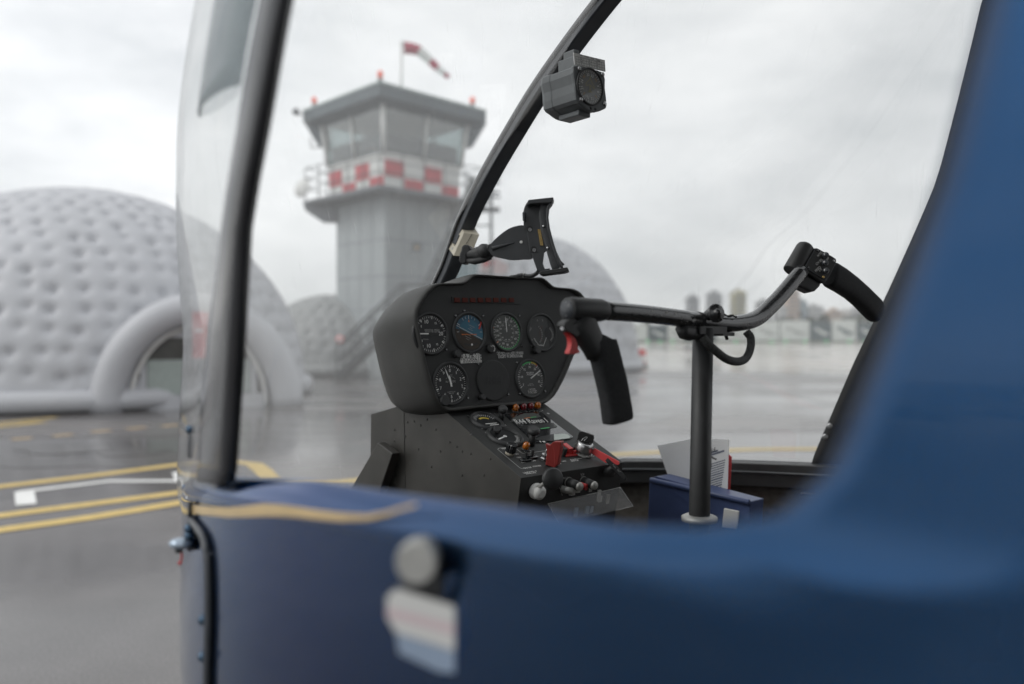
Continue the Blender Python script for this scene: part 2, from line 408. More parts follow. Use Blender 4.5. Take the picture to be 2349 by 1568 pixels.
# rear cabin bulkhead, floor, interior side trim
b = MB(); b.prism([A(-.7, TCN-.74, .6), A(-.7, TCN+.74, .6), A(-.7, TCN+.70, 2.24), A(-.7, TCN-.70, 2.24)], FW*-.03, 'carpet'); b.build('bulkhead', heli)
b = MB(); b.prism([A(-.7, TCN-.70, .86), A(.5, TCN-.70, .86), A(1.0, TCN-.60, .86), A(1.45, TCN-.3, .86), A(1.6, TCN, .86), A(1.45, TCN+.3, .86), A(1.0, TCN+.60, .86), A(.5, TCN+.70, .86), A(-.7, TCN+.70, .86)], UP*-.02, 'carpet'); b.build('floor', heli)
b = MB()
rail = []
for s in np.linspace(.2, 1.5, 22):
    p = skin_s(s, sill_r(s), 1, -.03); rail.append(p+UP*-.022)
b.tube(rail, 1, 'black_plastic', prof=[(-.022, -.03), (.022, -.03), (.022, .026), (-.022, .026)], smooth=False)
b.tube([p-RT*.03+UP*.005 for p in rail], .004, 'grey_frame', n=6)
b.tube([p-RT*.035-UP*.04 for p in rail[3:14]], .0055, 'black_gloss', n=8)
b.ball(rail[8]-RT*.04-UP*.04, .010, 'steel')
b.build('sill_trim', heli, bevel=.004)
# landing skids
for side in (-1, 1):
    b = MB(); t_ = TCN+side*1.02
    b.tube(spline([A(-1.6, t_, .06), A(.2, t_, .06), A(1.3, t_, .06), A(1.6, t_, .12), A(1.78, t_, .26)], 6), .042, 'grey_frame', 14); b.build('skid', heli)
for s_ in (-.45, 1.0):
    b = MB(); b.tube(spline([A(s_, TCN-1.02, .09), A(s_, TCN-.80, .40), A(s_, TCN-.45, .53), A(s_, TCN+.45, .53), A(s_, TCN+.80, .40), A(s_, TCN+1.02, .09)], 6), (.03, .05), 'grey_frame', 12); b.build('cross_tube', heli)
# seat cushions
for k, t0 in enumerate((.62, 1.42)):
    b = MB(); b.box(A(.12, t0, 1.0), FW*.24, RT*.2, UP*.05, 'leatherette'); b.box(A(-.2, t0, 1.3), FW*.05, RT*.2, UP*.32, 'leatherette')
    b.box(A(.1, t0, .91), FW*.22, RT*.22, UP*.05, 'carpet'); b.build('seat', heli, bevel=.03, seg=4)
# windshield
pr = lambda z: float(np.interp(z, [1.33, 1.36, 1.45, 1.5, 1.55, 1.6, 1.68, 1.767, 2.0, 2.26], [.76, .752, .732, .72, .706, .692, .644, .60, .50, .40]))
pl = lambda z: float(np.interp(z, [1.33, 1.45, 1.5, 1.557, 1.614, 1.70, 1.794, 2.0, 2.26], [.88, .85, .82, .778, .748, .695, .642, .55, .45]))
fr = lambda z: float(np.interp(z, [1.17, 1.22, 1.42, 1.57, 1.84, 2.18, 2.26], [1.01, .995, .915, .848, .732, .631, .60]))
def s2phi(s, z): return math.asin(min(1, max(.0005, (s-.5)/Ln(z))**(pw(z)/2))) if s > .5 else .001
NC = 64; rows = [[] for _ in range(37)]; phis = []; zb = []
for i in range(NC):
    u = i/(NC-1); z = 1.2
    def ph_(z): return lerp(s2phi(pr(z)+.02, z), math.pi-s2phi(fr(z)-.02, z), u)
    for _ in range(12):
        a = ph_(z); s_ = skin(a, z).dot(FW); side = math.cos(a); zz = sill(s_) if side > 0 else sill_r(s_)
        if abs(side) < .3: zz = lerp(sill_r(s_), sill(s_), (side+.3)/.6)
        z = (z+zz)/2
    zb.append(z-.012); phis.append(ph_(z))
    for k in range(37):
        zz = lerp(z-.012, 2.262, k/36); rows[k].append(skin(ph_(zz), zz, .006))
b = MB(); b.grid(rows, 'plexiglass'); ws = b.build('windshield', heli)
# black beading along the windshield's lower edge
b = MB(); b.tube([skin(a, z0+.01, .010) for a, z0 in list(zip(phis, zb))[24:]], (.003, .005), 'pillar_rubber', n=8); b.build('windshield_seal', heli)
# dark reflection on the windshield's port side, put in as a grey-tinted patch
def pband(e0, e1, off, side, m, name, thick, n=26, zr=(1.335, 2.26)):
    b = MB(); outer = []
    for k in range(n):
        z = lerp(zr[0], zr[1], k/(n-1)); s0, s1 = e0(z), e1(z)
        q = [lerp(s0, s1, j/8) for j in range(9)]
        outer.append([skin_s(s_, max(z, sill(s_)-.006) if side < 0 else z, side, off*(1-abs(j/4-1)**3*.6)) for j, s_ in enumerate(q)])
    b.grid(outer, m); return b.build(name, heli, solid=(thick,))
pband(lambda z: pl(z)+.006, lambda z: pl(z)+.135, .016, -1, 'reflection_tint', 'dark_reflection', .002, zr=(1.72, 2.26))
pband(pr, pl, .009, -1, 'pillar_rubber', 'windshield_post', .012)
fl = lambda z: fr(z)-.14
o = pband(fl, fr, .012, 1, 'black_plastic', 'windshield_post', .016, zr=(1.17, 2.26)); 
for py in (975, 1000):
    b = MB(); z = EYE-(py-CY)/FPX*1.87; p = skin_s(fr(z)-.012, z, 1, -.035)
    b.lathe(p, -RT-FW*.3, [(.007, 0), (.007, .003), (.004, .006)], 'steel', 10); b.build('screw', heli)
# seam and hinge hardware on the port side of the nose
b = MB()
def onskin(px, py, off=.004):
    best = None
    for k in range(900):
        d = .3+k*.001; p = P(px, py, d); s_, t_ = st(p); q = skin_s(s_, p.z, -1)
        e = st(q)[1]-t_
        if e <= 0: return p-RT*off
        if best is None or e < best[0]: best = (e, p, q)
    return best[2]-RT*off
pts = [(446, 1192), (456, 1203), (470, 1222), (479, 1245), (484, 1285), (486, 1350), (486, 1430), (484, 1500), (482, 1600)]
b.tube(spline([onskin(x, y) for x, y in pts], 4), .004, 'bow_paint', n=8)
for x, y in ((481, 1418), (481, 1502)): b.ball(onskin(x, y, .006), .006, 'bronze_cap')
b.build('door_seam', heli)
b = MB(); st_pts = [(446, 1157, 1177), (488, 1161, 1182), (529, 1163, 1186), (570, 1159, 1185), (609, 1154, 1183), (648, 1156, 1183), (688, 1162, 1185), (738, 1169, 1191), (788, 1175, 1195), (848, 1179, 1193), (890, 1172, 1183), (930, 1160, 1169), (975, 1150, 1157)]  # reflected yellow ground line, laid on the door skin as a gold strip
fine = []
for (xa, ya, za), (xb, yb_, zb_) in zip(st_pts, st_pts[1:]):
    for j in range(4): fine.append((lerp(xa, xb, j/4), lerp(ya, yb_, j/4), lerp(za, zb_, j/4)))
b.grid([[onskin(x, a_, .0022) for x, a_, _ in fine], [onskin(x, (a_+c_)/2, .0026) for x, a_, c_ in fine], [onskin(x, c_, .0022) for x, _, c_ in fine]], 'reflection_gold'); b.build('line_reflection', heli)
b = MB(); base = onskin(446, 1235, 0)
b.ball(P(434, 1212, base.y-.01), .0058, 'bronze_cap'); b.ball(P(434, 1228, base.y-.01), .0056, 'bronze_cap')
b.tube([P(437, 1185, base.y), P(436, 1240, base.y), P(438, 1262, base.y)], .004, 'bow_paint')
b.tube([P(437, 1196, base.y), P(437, 1150, base.y)], .003, 'rubber')
b.tube([P(445, 1244, base.y), P(425, 1246, base.y-.01)], .005, 'bronze_cap')
b.ball(P(414, 1246, base.y-.01), .013, 'cap_pale', sc=(1, .8, .5))
b.tube([P(410, 1250, base.y-.01), P(411, 1266, base.y-.01)], .004, 'rubber')
b.tube(spline([P(414, 1262, base.y-.01), P(417, 1275, base.y-.01), P(415, 1290, base.y-.01), P(412, 1294, base.y-.01), P(410, 1288, base.y-.01)], 4), .0011, 'hydrant_red', n=6)
b.build('hinge_pin', heli)
b = MB(); b.tube([P(437, 980, base.y), P(437, 1050, base.y)], .003, 'bow_paint'); b.ball(P(437, 985, base.y), .0055, 'bronze_cap'); b.build('hinge_pin', heli)
# outside door handle, very near the lens
hd = .49
hb = MB()
hb.lathe(P(956, 1288, hd-.03), V((.1, 1, 0)), [(.0115, -.004), (.0125, 0), (.0125, .008), (.008, .03)], 'worn_silver', 20)
limb(hb, [(P(940, 1300, hd-.012), .010, .008), (P(1010, 1345, hd-.012), .015, .009), (P(1085, 1400, hd-.012), .018, .010), (P(1112, 1500, hd-.012), .016, .010), (P(1104, 1660, hd-.012), .015, .010)], 'black_plastic')
h = hb.build('door_handle', door)
hb = MB(); limb(hb, [(P(1090, 1410, hd-.012), .012, .006), (P(1140, 1330, hd-.016), .010, .005), (P(1182, 1238, hd-.018), .0125, .006)], 'steel_blue'); hb.build('latch_arm', door)
hb = MB(); dpl = hd-.03
def plate(pts, m, d, th): hb.prism([P(x, y, d) for x, y in pts], V((.15, 1, 0))*th, m)
plate([(886, 1366), (908, 1348), (1054, 1392), (1072, 1424), (1066, 1540), (1055, 1548), (1008, 1543), (914, 1500), (906, 1450), (886, 1415)], 'black_plastic', dpl, .005)
plate([(888, 1367), (910, 1350), (1052, 1393), (1070, 1425), (1069, 1440), (886, 1392)], 'white_plastic', dpl-.0006, .0004)
plate([(887, 1393), (1069, 1441), (1068, 1462), (886, 1414)], 'pink', dpl-.0006, .0004)
plate([(887, 1415), (1068, 1463), (1067, 1500), (907, 1450)], 'white_plastic', dpl-.0006, .0004)
plate([(908, 1452), (1067, 1502), (1061, 1545), (1008, 1541), (915, 1498)], 'pale_blue', dpl-.0006, .0004)
hb.build('handle_plate', door)
# ---------------------------------------------------------------- instrument panel
TILT = math.radians(7)
PF = Fr(A(1.27, 1.01, EYE), RT, UP*math.cos(TILT)+FW*math.sin(TILT), -FW*math.cos(TILT)+UP*math.sin(TILT))
def c1(x, y): return (813+x*.24105, 595.2+y*.24105)
def pc(x, y): return PF.px(*c1(x, y))
outl = [(760, 228), (870, 217), (1000, 214), (1060, 192), (1110, 148), (1165, 133), (1400, 148), (1700, 163), (1790, 166), (1850, 208), (1900, 250), (1985, 262), (2080, 272), (2150, 305), (2200, 370), (2222, 480), (2210, 620), (2160, 760), (2090, 920), (2020, 1090), (1950, 1230), (1885, 1325), (1800, 1378), (1640, 1388), (1300, 1410), (1000, 1442), (880, 1452), (800, 1405), (745, 1320), (705, 1210), (655, 1040), (600, 790), (562, 610), (560, 500), (600, 400), (675, 292)]
O2 = smooth_closed([pc(*p) for p in outl], 3)
cxp = sum(p[0] for p in O2)/len(O2); cyp = sum(p[1] for p in O2)/len(O2)
def ring_(f, w, fy=None, dy=0): 
    fy = f if fy is None else fy
    return [PF.p(cxp+(x-cxp)*f, cyp+(y-cyp)*fy+dy, w) for x, y in O2]
b = MB()
b.rings([ring_(.935, -.012), ring_(.945, -.002), ring_(.965, .003), ring_(.985, .002), ring_(1.0, -.006), ring_(1.008, -.02), ring_(1.01, -.06), ring_(1.0, -.10), ring_(.965, -.15, .94, -.004), ring_(.90, -.19, .86, -.006), ring_(.78, -.222, .74, -.008), ring_(.55, -.24, .5, -.008), ring_(.2, -.245, .18, -.008)], 'leatherette', c0=False)
panel = b.build('instrument_panel', heli)
b = MB(); pts = [(cxp+(x-cxp)*.95, cyp+(y-cyp)*.95) for x, y in O2]; PF.slab(b, pts, 'panel_black', -.010, -.006)
W0 = -.006
# panel screws
for x, y in [(1240, 530), (978, 530), (1585, 530), (1330, 850), (890, 852), (1095, 1315), (1215, 1305), (1590, 1272), (785, 1300), (1560, 975), (1195, 990), (1480, 1280), (1830, 1250), (1610, 820), (1700, 820), (1060, 480), (1180, 860)]:
    c = pc(x, y); b.lathe(PF.p(*c, W0), PF.n, [(.0028, 0), (.0028, .0012), (.0018, .002)], 'black_gloss', 8)
# knobs on the panel
for x, y, r in [(975, 895, .008), (1735, 862, .008), (1215, 1308, .006), (850, 1340, .011)]:
    c = pc(x, y); b.lathe(PF.p(*c, W0), PF.n, [(r, 0), (r, .010), (r*.85, .013)], 'black_plastic', 14)
c0_ = pc(1305, 845); b.lathe(PF.p(*c0_, W0), PF.n, [(.010, 0), (.010, .006), (.008, .008)], 'panel_black', 16)
f_ = PF.sub(*c0_); f_.txt(b, (0, .0045), "OFF", .004, 'white_ink', W0+.0085); f_.arc(b, (0, 0), .006, .0072, 20, 150, 'white_ink', W0+.0085)
# annunciator strip
a0, a1 = pc(940, 350), pc(1590, 420); PF.slab(b, [(a0[0], a1[1]), (a1[0], a1[1]), (a1[0], a0[1]), (a0[0], a0[1])], 'panel_black', W0, W0+.002)
for k in range(8):
    c = pc(985+k*74, 382); PF.slab(b, [(c[0]-.0062, c[1]-.0045), (c[0]+.0062, c[1]-.0045), (c[0]+.0062, c[1]+.0045), (c[0]-.0062, c[1]+.0045)], 'dim_red_lens', W0+.002, W0+.0045)
# placards
def quad(pts): return [pc(*p) for p in pts]
q = quad([(1030, 985), (1020, 960), (1040, 897), (1195, 888), (1222, 905), (1225, 975)]); PF.slab(b, q, 'placard', W0, W0+.0012)
c = pc(1128, 925); PF.txt(b, c, "RA-06218", .0185, 'ink_black', W0+.0016, a=.02, sx=.70); c = pc(1140, 966); PF.txt(b, c, "AVIAMARKET", .0085, 'ink_black', W0+.0016, a=.02, shear=.25)
q = quad([(1375, 945), (1378, 875), (1618, 862), (1620, 932)]); PF.slab(b, q, 'black_plastic', W0, W0+.001)
c = pc(1497, 888); PF.txt(b, c, "DO NOT EXCEED 110 KIAS", .0084, 'white_ink', W0+.0014, sx=.70); c = pc(1500, 918); PF.txt(b, c, "EXCEPT IN SMOOTH AIR", .0084, 'white_ink', W0+.0014, sx=.70)
b.build('face_plate', panel, bevel=0)
def gauge(x, y, face='dial_face', r=.037, draw=None, name='gauge', hood=0):
    c = pc(x, y); f = PF.sub(c[0], c[1], W0); g = MB()
    n = 36; rs = []
    for rr_, ww in [(r+.0055, 0), (r+.0055, .002), (r+.0035, .0045), (r+.001, .0045), (r-.0005, .001)]:
        rs.append([f.p(rr_*math.cos(6.28318*i/n), rr_*math.sin(6.28318*i/n), ww) for i in range(n)])
    g.rings(rs, 'black_gloss' if hood else 'black_plastic', c0=False, c1=False)
    f.disc(g, (0, 0), r, face, .0011, 36); f.o = f.o+f.n*.0014
    if draw: draw(f, g)
    return g.build(name, panel)
K = 'white_ink'
def pt(r, a): a = math.radians(a); return (r*math.sin(a), r*math.cos(a))
def needle(f, g, r, a, wd, m=K, tail=.006, w=.0008):
    aa = math.radians(a); u = V((math.sin(aa), math.cos(aa))); v = V((u.y, -u.x))
    f.poly(g, [tuple(-u*tail+v*wd), tuple(u*r*.75+v*wd), tuple(u*r), tuple(u*r*.75-v*wd), tuple(-u*tail-v*wd)], m, w)
def vsi(f, g):
    f.ticks(g, (0, 0), .031, .0355, 270-170, 270+170, 45, .0007, K); f.ticks(g, (0, 0), .029, .0355, 120, 420, 7, .0015, K)
    for s_, a in (("10", -20), ("15", 33), ("20", 90), ("15", 147), ("10", 196), ("5", 236), ("5", 304)):
        sz = .0105 if s_ in ("10", "20") else .006
        q = pt(.0245 if a not in (90,) else .024, a); f.txt(g, q, s_, sz, K)
    f.txt(g, (.004, .007), "VERTICAL SPEED", .0048, 'grey_ink'); f.txt(g, (.004, .0035), "100 FEET PER MINUTE", .0036, 'grey_ink'); f.txt(g, (-.012, -.011), "DOWN", .0036, 'grey_ink')
    f.rect(g, (-.016, 0), .011, .0013, K, .0008); f.rect(g, (.008, -.0005), .012, .0012, 'panel_black', .0008); f.disc(g, (.001, -.0005), .004, 'panel_black', .001, 16)
gauge(738, 702, draw=vsi, name='vertical_speed_gauge')
def horizon(f, g):
    r = .034; sl = math.radians(-24); n = 40
    up = []; dn = []
    nv = (-math.sin(sl), math.cos(sl))
    A_ = [2*math.pi*i/n for i in range(n)]
    for a in A_:
        p = (r*math.cos(a), r*math.sin(a)); (up if p[0]*nv[0]+(p[1]+.003)*nv[1] > 0 else dn).append((a, p))
    def order(l):
        a = [q[0] for q in l]; 
        gaps = [(a[(i+1) % len(a)]-a[i]) % (2*math.pi) for i in range(len(a))]; k = gaps.index(max(gaps))+1
        return [q[1] for q in l[k:]+l[:k]]
    f.poly(g, order(up), 'sky_blue', 0); f.poly(g, order(dn), 'earth_brown', .0001)
    f.disc(g, (0, .001), .026, 'sky_blue', .0003, 30)
    a0 = [(.026*math.cos(a), .001+.026*math.sin(a)) for a in np.linspace(math.pi+sl+.12, 2*math.pi+sl-.12, 18)]; f.poly(g, a0, 'earth_brown', .0005)
    f.arc(g, (0, .001), .0255, .0263, -90, 90, 'deep_blue', .0006)
    f.arc(g, (0, .001), .0265, .034, -78, 78, 'deep_blue', .0002)
    f.ticks(g, (0, .001), .027, .032, -30, 30, 5, .0007, K, .0007); f.ticks(g, (0, .001), .027, .034, -60, 60, 3, .0011, K, .0007); f.ticks(g, (0, .001), .0265, .031, -90, 90, 7, .0006, K, .0007)
    f.line(g, [pt(.034, 90+24), pt(.034, 270+24)], .0008, 'white_ink', .0007)
    for dy, l in ((.006, .006), (.010, .003), (.014, .008), (-.006, .005), (-.011, .008), (-.015, .004)):
        cc = (dy*nv[0], dy*nv[1]); f.rect(g, cc, l, .0003, 'grey_ink', .0007, sl)
    f.poly(g, [(-.002, .021), (.002, .021), (0, .027)], 'orange_ink', .0008)
    f.rect(g, (-.012, -.004), .0085, .0008, 'orange_ink', .0012); f.rect(g, (.0105, -.004), .0065, .0008, 'orange_ink', .0012); f.disc(g, (0, -.0045), .0012, 'orange_ink', .0012, 8)
    f.rect(g, (.0275, .0145), .0017, .0085, 'red_ink', .0014, math.radians(-26))
    f.poly(g, [(-.022, -.020), (.024, -.016), (.020, -.031), (0, -.036), (-.018, -.032)], 'earth_brown', .001)
    f.arc(g, (0, .020), .0435, .047, 158, 200, 'ink_black', .0013); f.disc(g, (.003, -.0245), .0022, K, .0016, 12)
    f.disc(g, (.0, -.0395), .006, 'panel_black', .003, 14)
gauge(1108, 690, r=.037, face='panel_black', draw=horizon, name='attitude_gauge')
def asi(f, g):
    f.arc(g, (0, 0), .0345, .0358, 28, 215, 'green_ink'); f.ticks(g, (0, 0), .0345, .036, 285, 287, 1, .002, 'orange_ink'); f.ticks(g, (0, 0), .031, .036, 232, 233, 1, .0016, 'orange_ink')
    f.ticks(g, (0, 0), .0305, .0345, 20, 330, 32, .0006, K)
    for s_, a in (("20", 8), ("30", 32), ("40", 62), ("50", 92), ("60", 122), ("70", 150), ("80", 180), ("90", 205), ("100", 232), ("110", 254), ("120", 276), ("130", 298), ("140", 320)):
        f.txt(g, pt(.0265, a), s_, .0062, K)
    for i, a in enumerate(range(30, 360, 33)): f.txt(g, pt(.0165, a), str(40+20*i), .0036, K)
    f.arc(g, (0, 0), .0198, .0202, 20, 340, 'grey_ink'); f.ticks(g, (0, 0), .0185, .020, 20, 340, 30, .0003, 'grey_ink')
    f.txt(g, (0, .0215), "KNOTS", .004, 'grey_ink'); f.txt(g, (0, .006), "M.P.H.", .0034, 'grey_ink'); needle(f, g, .034, -1, .0010, tail=0)
gauge(1462, 687, 'dial_grey', draw=asi, name='airspeed_gauge')
def tach(f, g):
    f.disc(g, (.021, -.002), .0145, 'dial_face', .0001, 20)
    f.poly(g, [(.018, .031), (.035, .012), (.037, 0), (.030, -.021), (.018, -.031)], 'dial_face', .00015)
    f.txt(g, (-.011, .026), "E", .006, 'grey_ink', .0004); f.txt(g, (.004, .026), "R", .006, 'grey_ink', .0004)
    for sx_ in (-1, 1):
        f.arc(g, (-.004+sx_*.018, -.004), .0145, .0152, 180-sx_*90-60*1, 180-sx_*90+60, 'grey_ink', .0004)
        f.ticks(g, (-.004+sx_*.018, -.004), .0152, .019, 180-sx_*90-55+180*0, 180-sx_*90+55, 12, .0007, 'grey_ink', .0004)
        f.ticks(g, (-.004-sx_*.018, -.004), .020, .0225, sx_*90-50, sx_*90+50, 9, .0016, 'dim_red_lens' if sx_ < 0 else 'grey_ink', .0005)
    f.line(g, [(-.025, -.013), (-.014, -.027), (.0, -.029), (.011, -.011)], .0009, 'white_ink', .0006); f.txt(g, (-.006, -.0265), "%RPM", .0034, 'grey_ink', .0006)
gauge(1800, 690, 'dial_dim', draw=tach, name='tachometer_gauge')
def alt(f, g):
    f.ticks(g, (0, 0), .033, .036, 0, 352, 51, .0006, K); f.ticks(g, (0, 0), .0305, .036, 0, 324, 10, .0013, K)
    for k in range(10):
        if k != 3: f.txt(g, pt(.0255, 36*k), str(k), .0085, K)
    f.txt(g, (0, .004), "ALTITUDE", .0052, 'grey_ink'); f.arc(g, (0, 0), .014, .0144, -50, 50, 'grey_ink'); f.txt(g, (.0, .0165), "100 FEET", .003, 'grey_ink'); f.txt(g, (0, -.016), "CALIBRATED TO", .0026, 'grey_ink'); f.txt(g, (0, -.019), "20000 FEET", .0026, 'grey_ink')
    f.rect(g, (.0265, -.007), .0035, .006, 'panel_black', .0003); f.txt(g, (.0265, -.006), "29.9", .0042, K, .0005, a=-1.45)
    needle(f, g, .0335, -21, .0011, w=.001); needle(f, g, .017, -10, .002, w=.0008); f.disc(g, (0, 0), .0026, K, .0012, 12)
gauge(930, 1178, draw=alt, r=.038, name='altimeter_gauge')
# blank cover with raised letters
c = pc(1333, 1147); f = PF.sub(c[0], c[1], W0); g = MB()
g.rings([[f.p(r*math.cos(6.28318*i/40), r*math.sin(6.28318*i/40), ww) for i in range(40)] for r, ww in [(.0418, 0), (.0418, .003), (.040, .004), (.001, .004)]], 'panel_black', c0=False, smooth=False)
vs_, fs_ = glyphs("R44", .3); 
for a, bb in ((0, 'panel_black'),):
    off = [f.p(x*.0245*1.1, y*.0245, .0041) for x, y, _ in vs_]; g.add([p+f.n*.0012 for p in off], fs_, 'black_plastic')
g.build('blank_cover', panel)
def mpg(f, g):
    f.ticks(g, (0, 0), .030, .035, 238, 482, 31, .0006, K); f.ticks(g, (0, 0), .029, .035, 238, 482, 7, .0014, K)
    f.arc(g, (0, 0), .033, .036, -35, 8, 'green_ink', .0002); f.arc(g, (0, 0), .033, .036, 8, 33, 'yellow_ink', .0002); f.arc(g, (0, 0), .031, .036, 34, 37, 'red_ink', .0003)
    for s_, a in (("5", 240), ("10", 280), ("15", 322), ("20", 0), ("25", 36), ("30", 72), ("35", 108)): f.txt(g, pt(.0245, a), s_, .0066, K)
    f.txt(g, (0, .0125), "MANIFOLD", .0042, K); f.txt(g, (0, .0085), "PRESSURE", .0042, K); f.txt(g, (0, -.011), "INCHES", .003, 'grey_ink'); f.txt(g, (0, -.014), "OF MERCURY", .003, 'grey_ink')
    f.txt(g, (.002, -.0225), "CAUTION", .004, K); f.txt(g, (.002, -.0265), "DO NOT EXCEED", .0032, K); f.txt(g, (.002, -.030), "MP TABLE LIMITS", .0032, K)
    aa = pt(.032, 60); f.line(g, [(.001, .001), aa], .0022, K, .001)
gauge(1690, 1130, 'dial_dim', draw=mpg, name='manifold_pressure_gauge')
# ---------------------------------------------------------------- centre console
AL = math.radians(23.6)
NC_ = -FW*math.sin(AL)+UP*math.cos(AL)
CF = Fr(A(1.272, 1.02, 1.352), RT, FW*math.cos(AL)+UP*math.sin(AL), NC_)
def c2(x, y): return (1030.8+x*.19778, 900.1+y*.19778)
def cc_(x, y): return CF.px(*c2(x, y))
tl, tr_, br, bl = cc_(0, 225), cc_(1080, 140), cc_(2010, 880), cc_(832, 990)
b = MB()
yb = bl[1]; x0, x1 = bl[0], CF.px(1250, 930)[0]+.006
top = [(x0, .06), (x1, .06), (x1, yb), (x0, yb)]
TL, TR, BR, BL = [CF.p(*p) for p in top]
bm_ = 1.0
# console body: sloping top, leaning aft face, sides
s_f, s_b = 1.56, 1.30
def dn(p, ds, z): s_, t_ = st(p); return A(s_+ds, t_, z)
pT = [TL, TR, BR, BL]; F_bot_L, F_bot_R = dn(BL, .075, .88), dn(BR, .075, .88); R_L, R_R = dn(TL, .24, .88), dn(TR, .24, .88); RU_L, RU_R = dn(TL, .23, TL.z-.052), dn(TR, .23, TR.z-.052)
b.add(pT, [(0, 1, 2, 3)], 'panel_black'); b.add([BL, BR, F_bot_R, F_bot_L], [(0, 1, 2, 3)], 'panel_black')
b.add([TL, BL, F_bot_L, R_L, RU_L], [(0, 1, 2, 3, 4)], 'console_side'); b.add([TR, BR, F_bot_R, R_R, RU_R], [(0, 1, 2, 3, 4)], 'console_side')
b.add([RU_L, RU_R, TR, TL], [(0, 1, 2, 3)], 'panel_black'); b.add([RU_L, RU_R, R_R, R_L], [(0, 1, 2, 3)], 'console_side')
# rivets on the port side
tL = st(BL)[1]
for px, py in [(935, 968), (950, 966), (965, 975), (980, 962), (1000, 985), (1032, 1014), (1048, 1024), (1060, 1035), (905, 985), (905, 1010), (905, 1035), (905, 1060), (905, 1090), (905, 1110), (930, 1000), (960, 1030), (1010, 1035), (1125, 1052), (1080, 1040), (990, 1070), (1060, 1090), (1110, 1090)]:
    p = on(px, py, A(1, tL, 1), RT); b.lathe(p, -RT, [(.0026, -.0005), (.0026, .0006), (.0012, .0018)], 'console_side', 8)
b.tube([on(927, 945, A(1, tL, 1), RT)-RT*.0005, on(930, 1120, A(1, tL, 1), RT)-RT*.0005], .0008, 'ink_black', n=4)
console = b.build('centre_console', heli, bevel=.004)
def cbox(x, y, hx, hy, h, m, mb, w=0):
    mb.box(CF.p(x, y, w+h/2), CF.ux*hx, CF.uy*hy, CF.n*h/2, m)
b = MB()
# engraved outlines and text
def cl(pts, wd=.0011, w=.0008): CF.line(b, [cc_(*p) for p in pts], wd, 'grey_ink', w)
cl([(700, 640), (575, 648), (560, 662), (820, 880), (845, 885)]); cl([(745, 632), (840, 706), (870, 712), (1440, 632)]); cl([(1490, 772), (1700, 738)])
def ct(x, y, s_, sz=.006, m='white_ink'): CF.txt(b, cc_(x, y), s_, sz, m, .0008)
ct(778, 242, "BAT"); ct(860, 235, "STARTER"); ct(945, 228, "OIL"); ct(1035, 217, "CLUTCH"); ct(480, 245, "1"); ct(375, 418, "2"); ct(425, 470, "L"); ct(635, 385, "OUT"); ct(690, 435, "3")
ct(900, 465, "C"); ct(1035, 452, "ALT"); ct(1065, 503, "CARB"); ct(640, 655, "TRIM"); ct(910, 684, "BRAKE"); ct(805, 756, "ON"); ct(858, 812, "OFF"); ct(915, 740, "ON"); ct(978, 795, "OFF")
ct(905, 877, "MASTER", .0055); ct(1015, 857, "STROBE", .0055); ct(935, 925, "LANDING LT", .0055); ct(945, 940, "PANEL LTS", .005); ct(1330, 800, "NAV", .0055); ct(1450, 780, "CLUTCH", .0055); ct(1455, 795, "SWITCH", .005); ct(1290, 828, "A", .005); ct(745, 722, "GOV ON", .0055)
for x, y in [(220, 275), (550, 235), (1145, 248), (475, 248), (255, 492)]: CF.disc(b, cc_(x, y), .003, 'steel', .0012, 10)
# glossy cluster window plate with three gauge windows
q = [cc_(*p) for p in [(635, 258), (1010, 224), (1060, 232), (1432, 520), (1420, 532), (1395, 545), (990, 592)]]
CF.slab(b, q, 'black_gloss', .0005, .002)
w1 = [cc_(*p) for p in [(712, 330), (760, 292), (860, 252), (970, 246), (1020, 262), (1060, 290), (1010, 305)]]; CF.poly(b, w1, 'dial_grey', .0024)
CF.line(b, [cc_(870, 312), cc_(935, 303)], .002, 'orange_ink', .0028); CF.line(b, [cc_(935, 303), cc_(1000, 294)], .002, 'green_ink', .0028); ct(750, 325, "0", .004); CF.ticks(b, cc_(880, 420), .03, .034, -30, 30, 9, .0005, K, .0028)
vs_, fs_ = glyphs("R44 Raven I", .28); c = cc_(938, 345); th = -.045
b.add([CF.p(c[0]+x*.019*.9, c[1]+y*.027-x*.0009, .0028) for x, y, _ in vs_], fs_, 'white_ink')
w2 = [cc_(*p) for p in [(800, 415), (830, 396), (1010, 368), (1200, 362), (1245, 400), (1240, 412), (1190, 425), (860, 440)]]; CF.poly(b, w2, 'dial_face', .0024); CF.line(b, [cc_(1060, 432), cc_(1150, 420)], .0028, 'green_ink', .0028)
CF.poly(b, [cc_(*p) for p in [(1205, 375), (1242, 398), (1238, 412), (1208, 418)]], 'dial_grey', .0028)
w3 = [cc_(*p) for p in [(1000, 560), (1020, 530), (1200, 492), (1330, 484), (1375, 495), (1415, 530), (1380, 548), (1180, 575)]]; CF.poly(b, w3, 'dial_face', .0024)
CF.poly(b, [cc_(*p) for p in [(1208, 495), (1330, 487), (1370, 498), (1405, 528), (1380, 543), (1210, 566)]], 'dial_pale', .0028)
for x in (1052, 1085, 1100): CF.rect(b, cc_(x, 583), .0012, .0025, 'white_ink', .0028)
b.build('console_markings', console)
def cgauge(x, y, r, name, extra):
    g = MB(); c = cc_(x, y); f = CF.sub(c[0], c[1], .0006); n = 30
    g.rings([[f.p(q_*math.cos(6.28318*i/n), q_*math.sin(6.28318*i/n), ww) for i in range(n)] for q_, ww in [(r+.006, 0), (r+.006, .003), (r+.003, .006), (r+.0005, .006), (r, .001)]], 'black_plastic', c0=False, c1=False)
    f.disc(g, (0, 0), r, 'dial_face', .001, 30); extra(f, g, r); g.build(name, console)
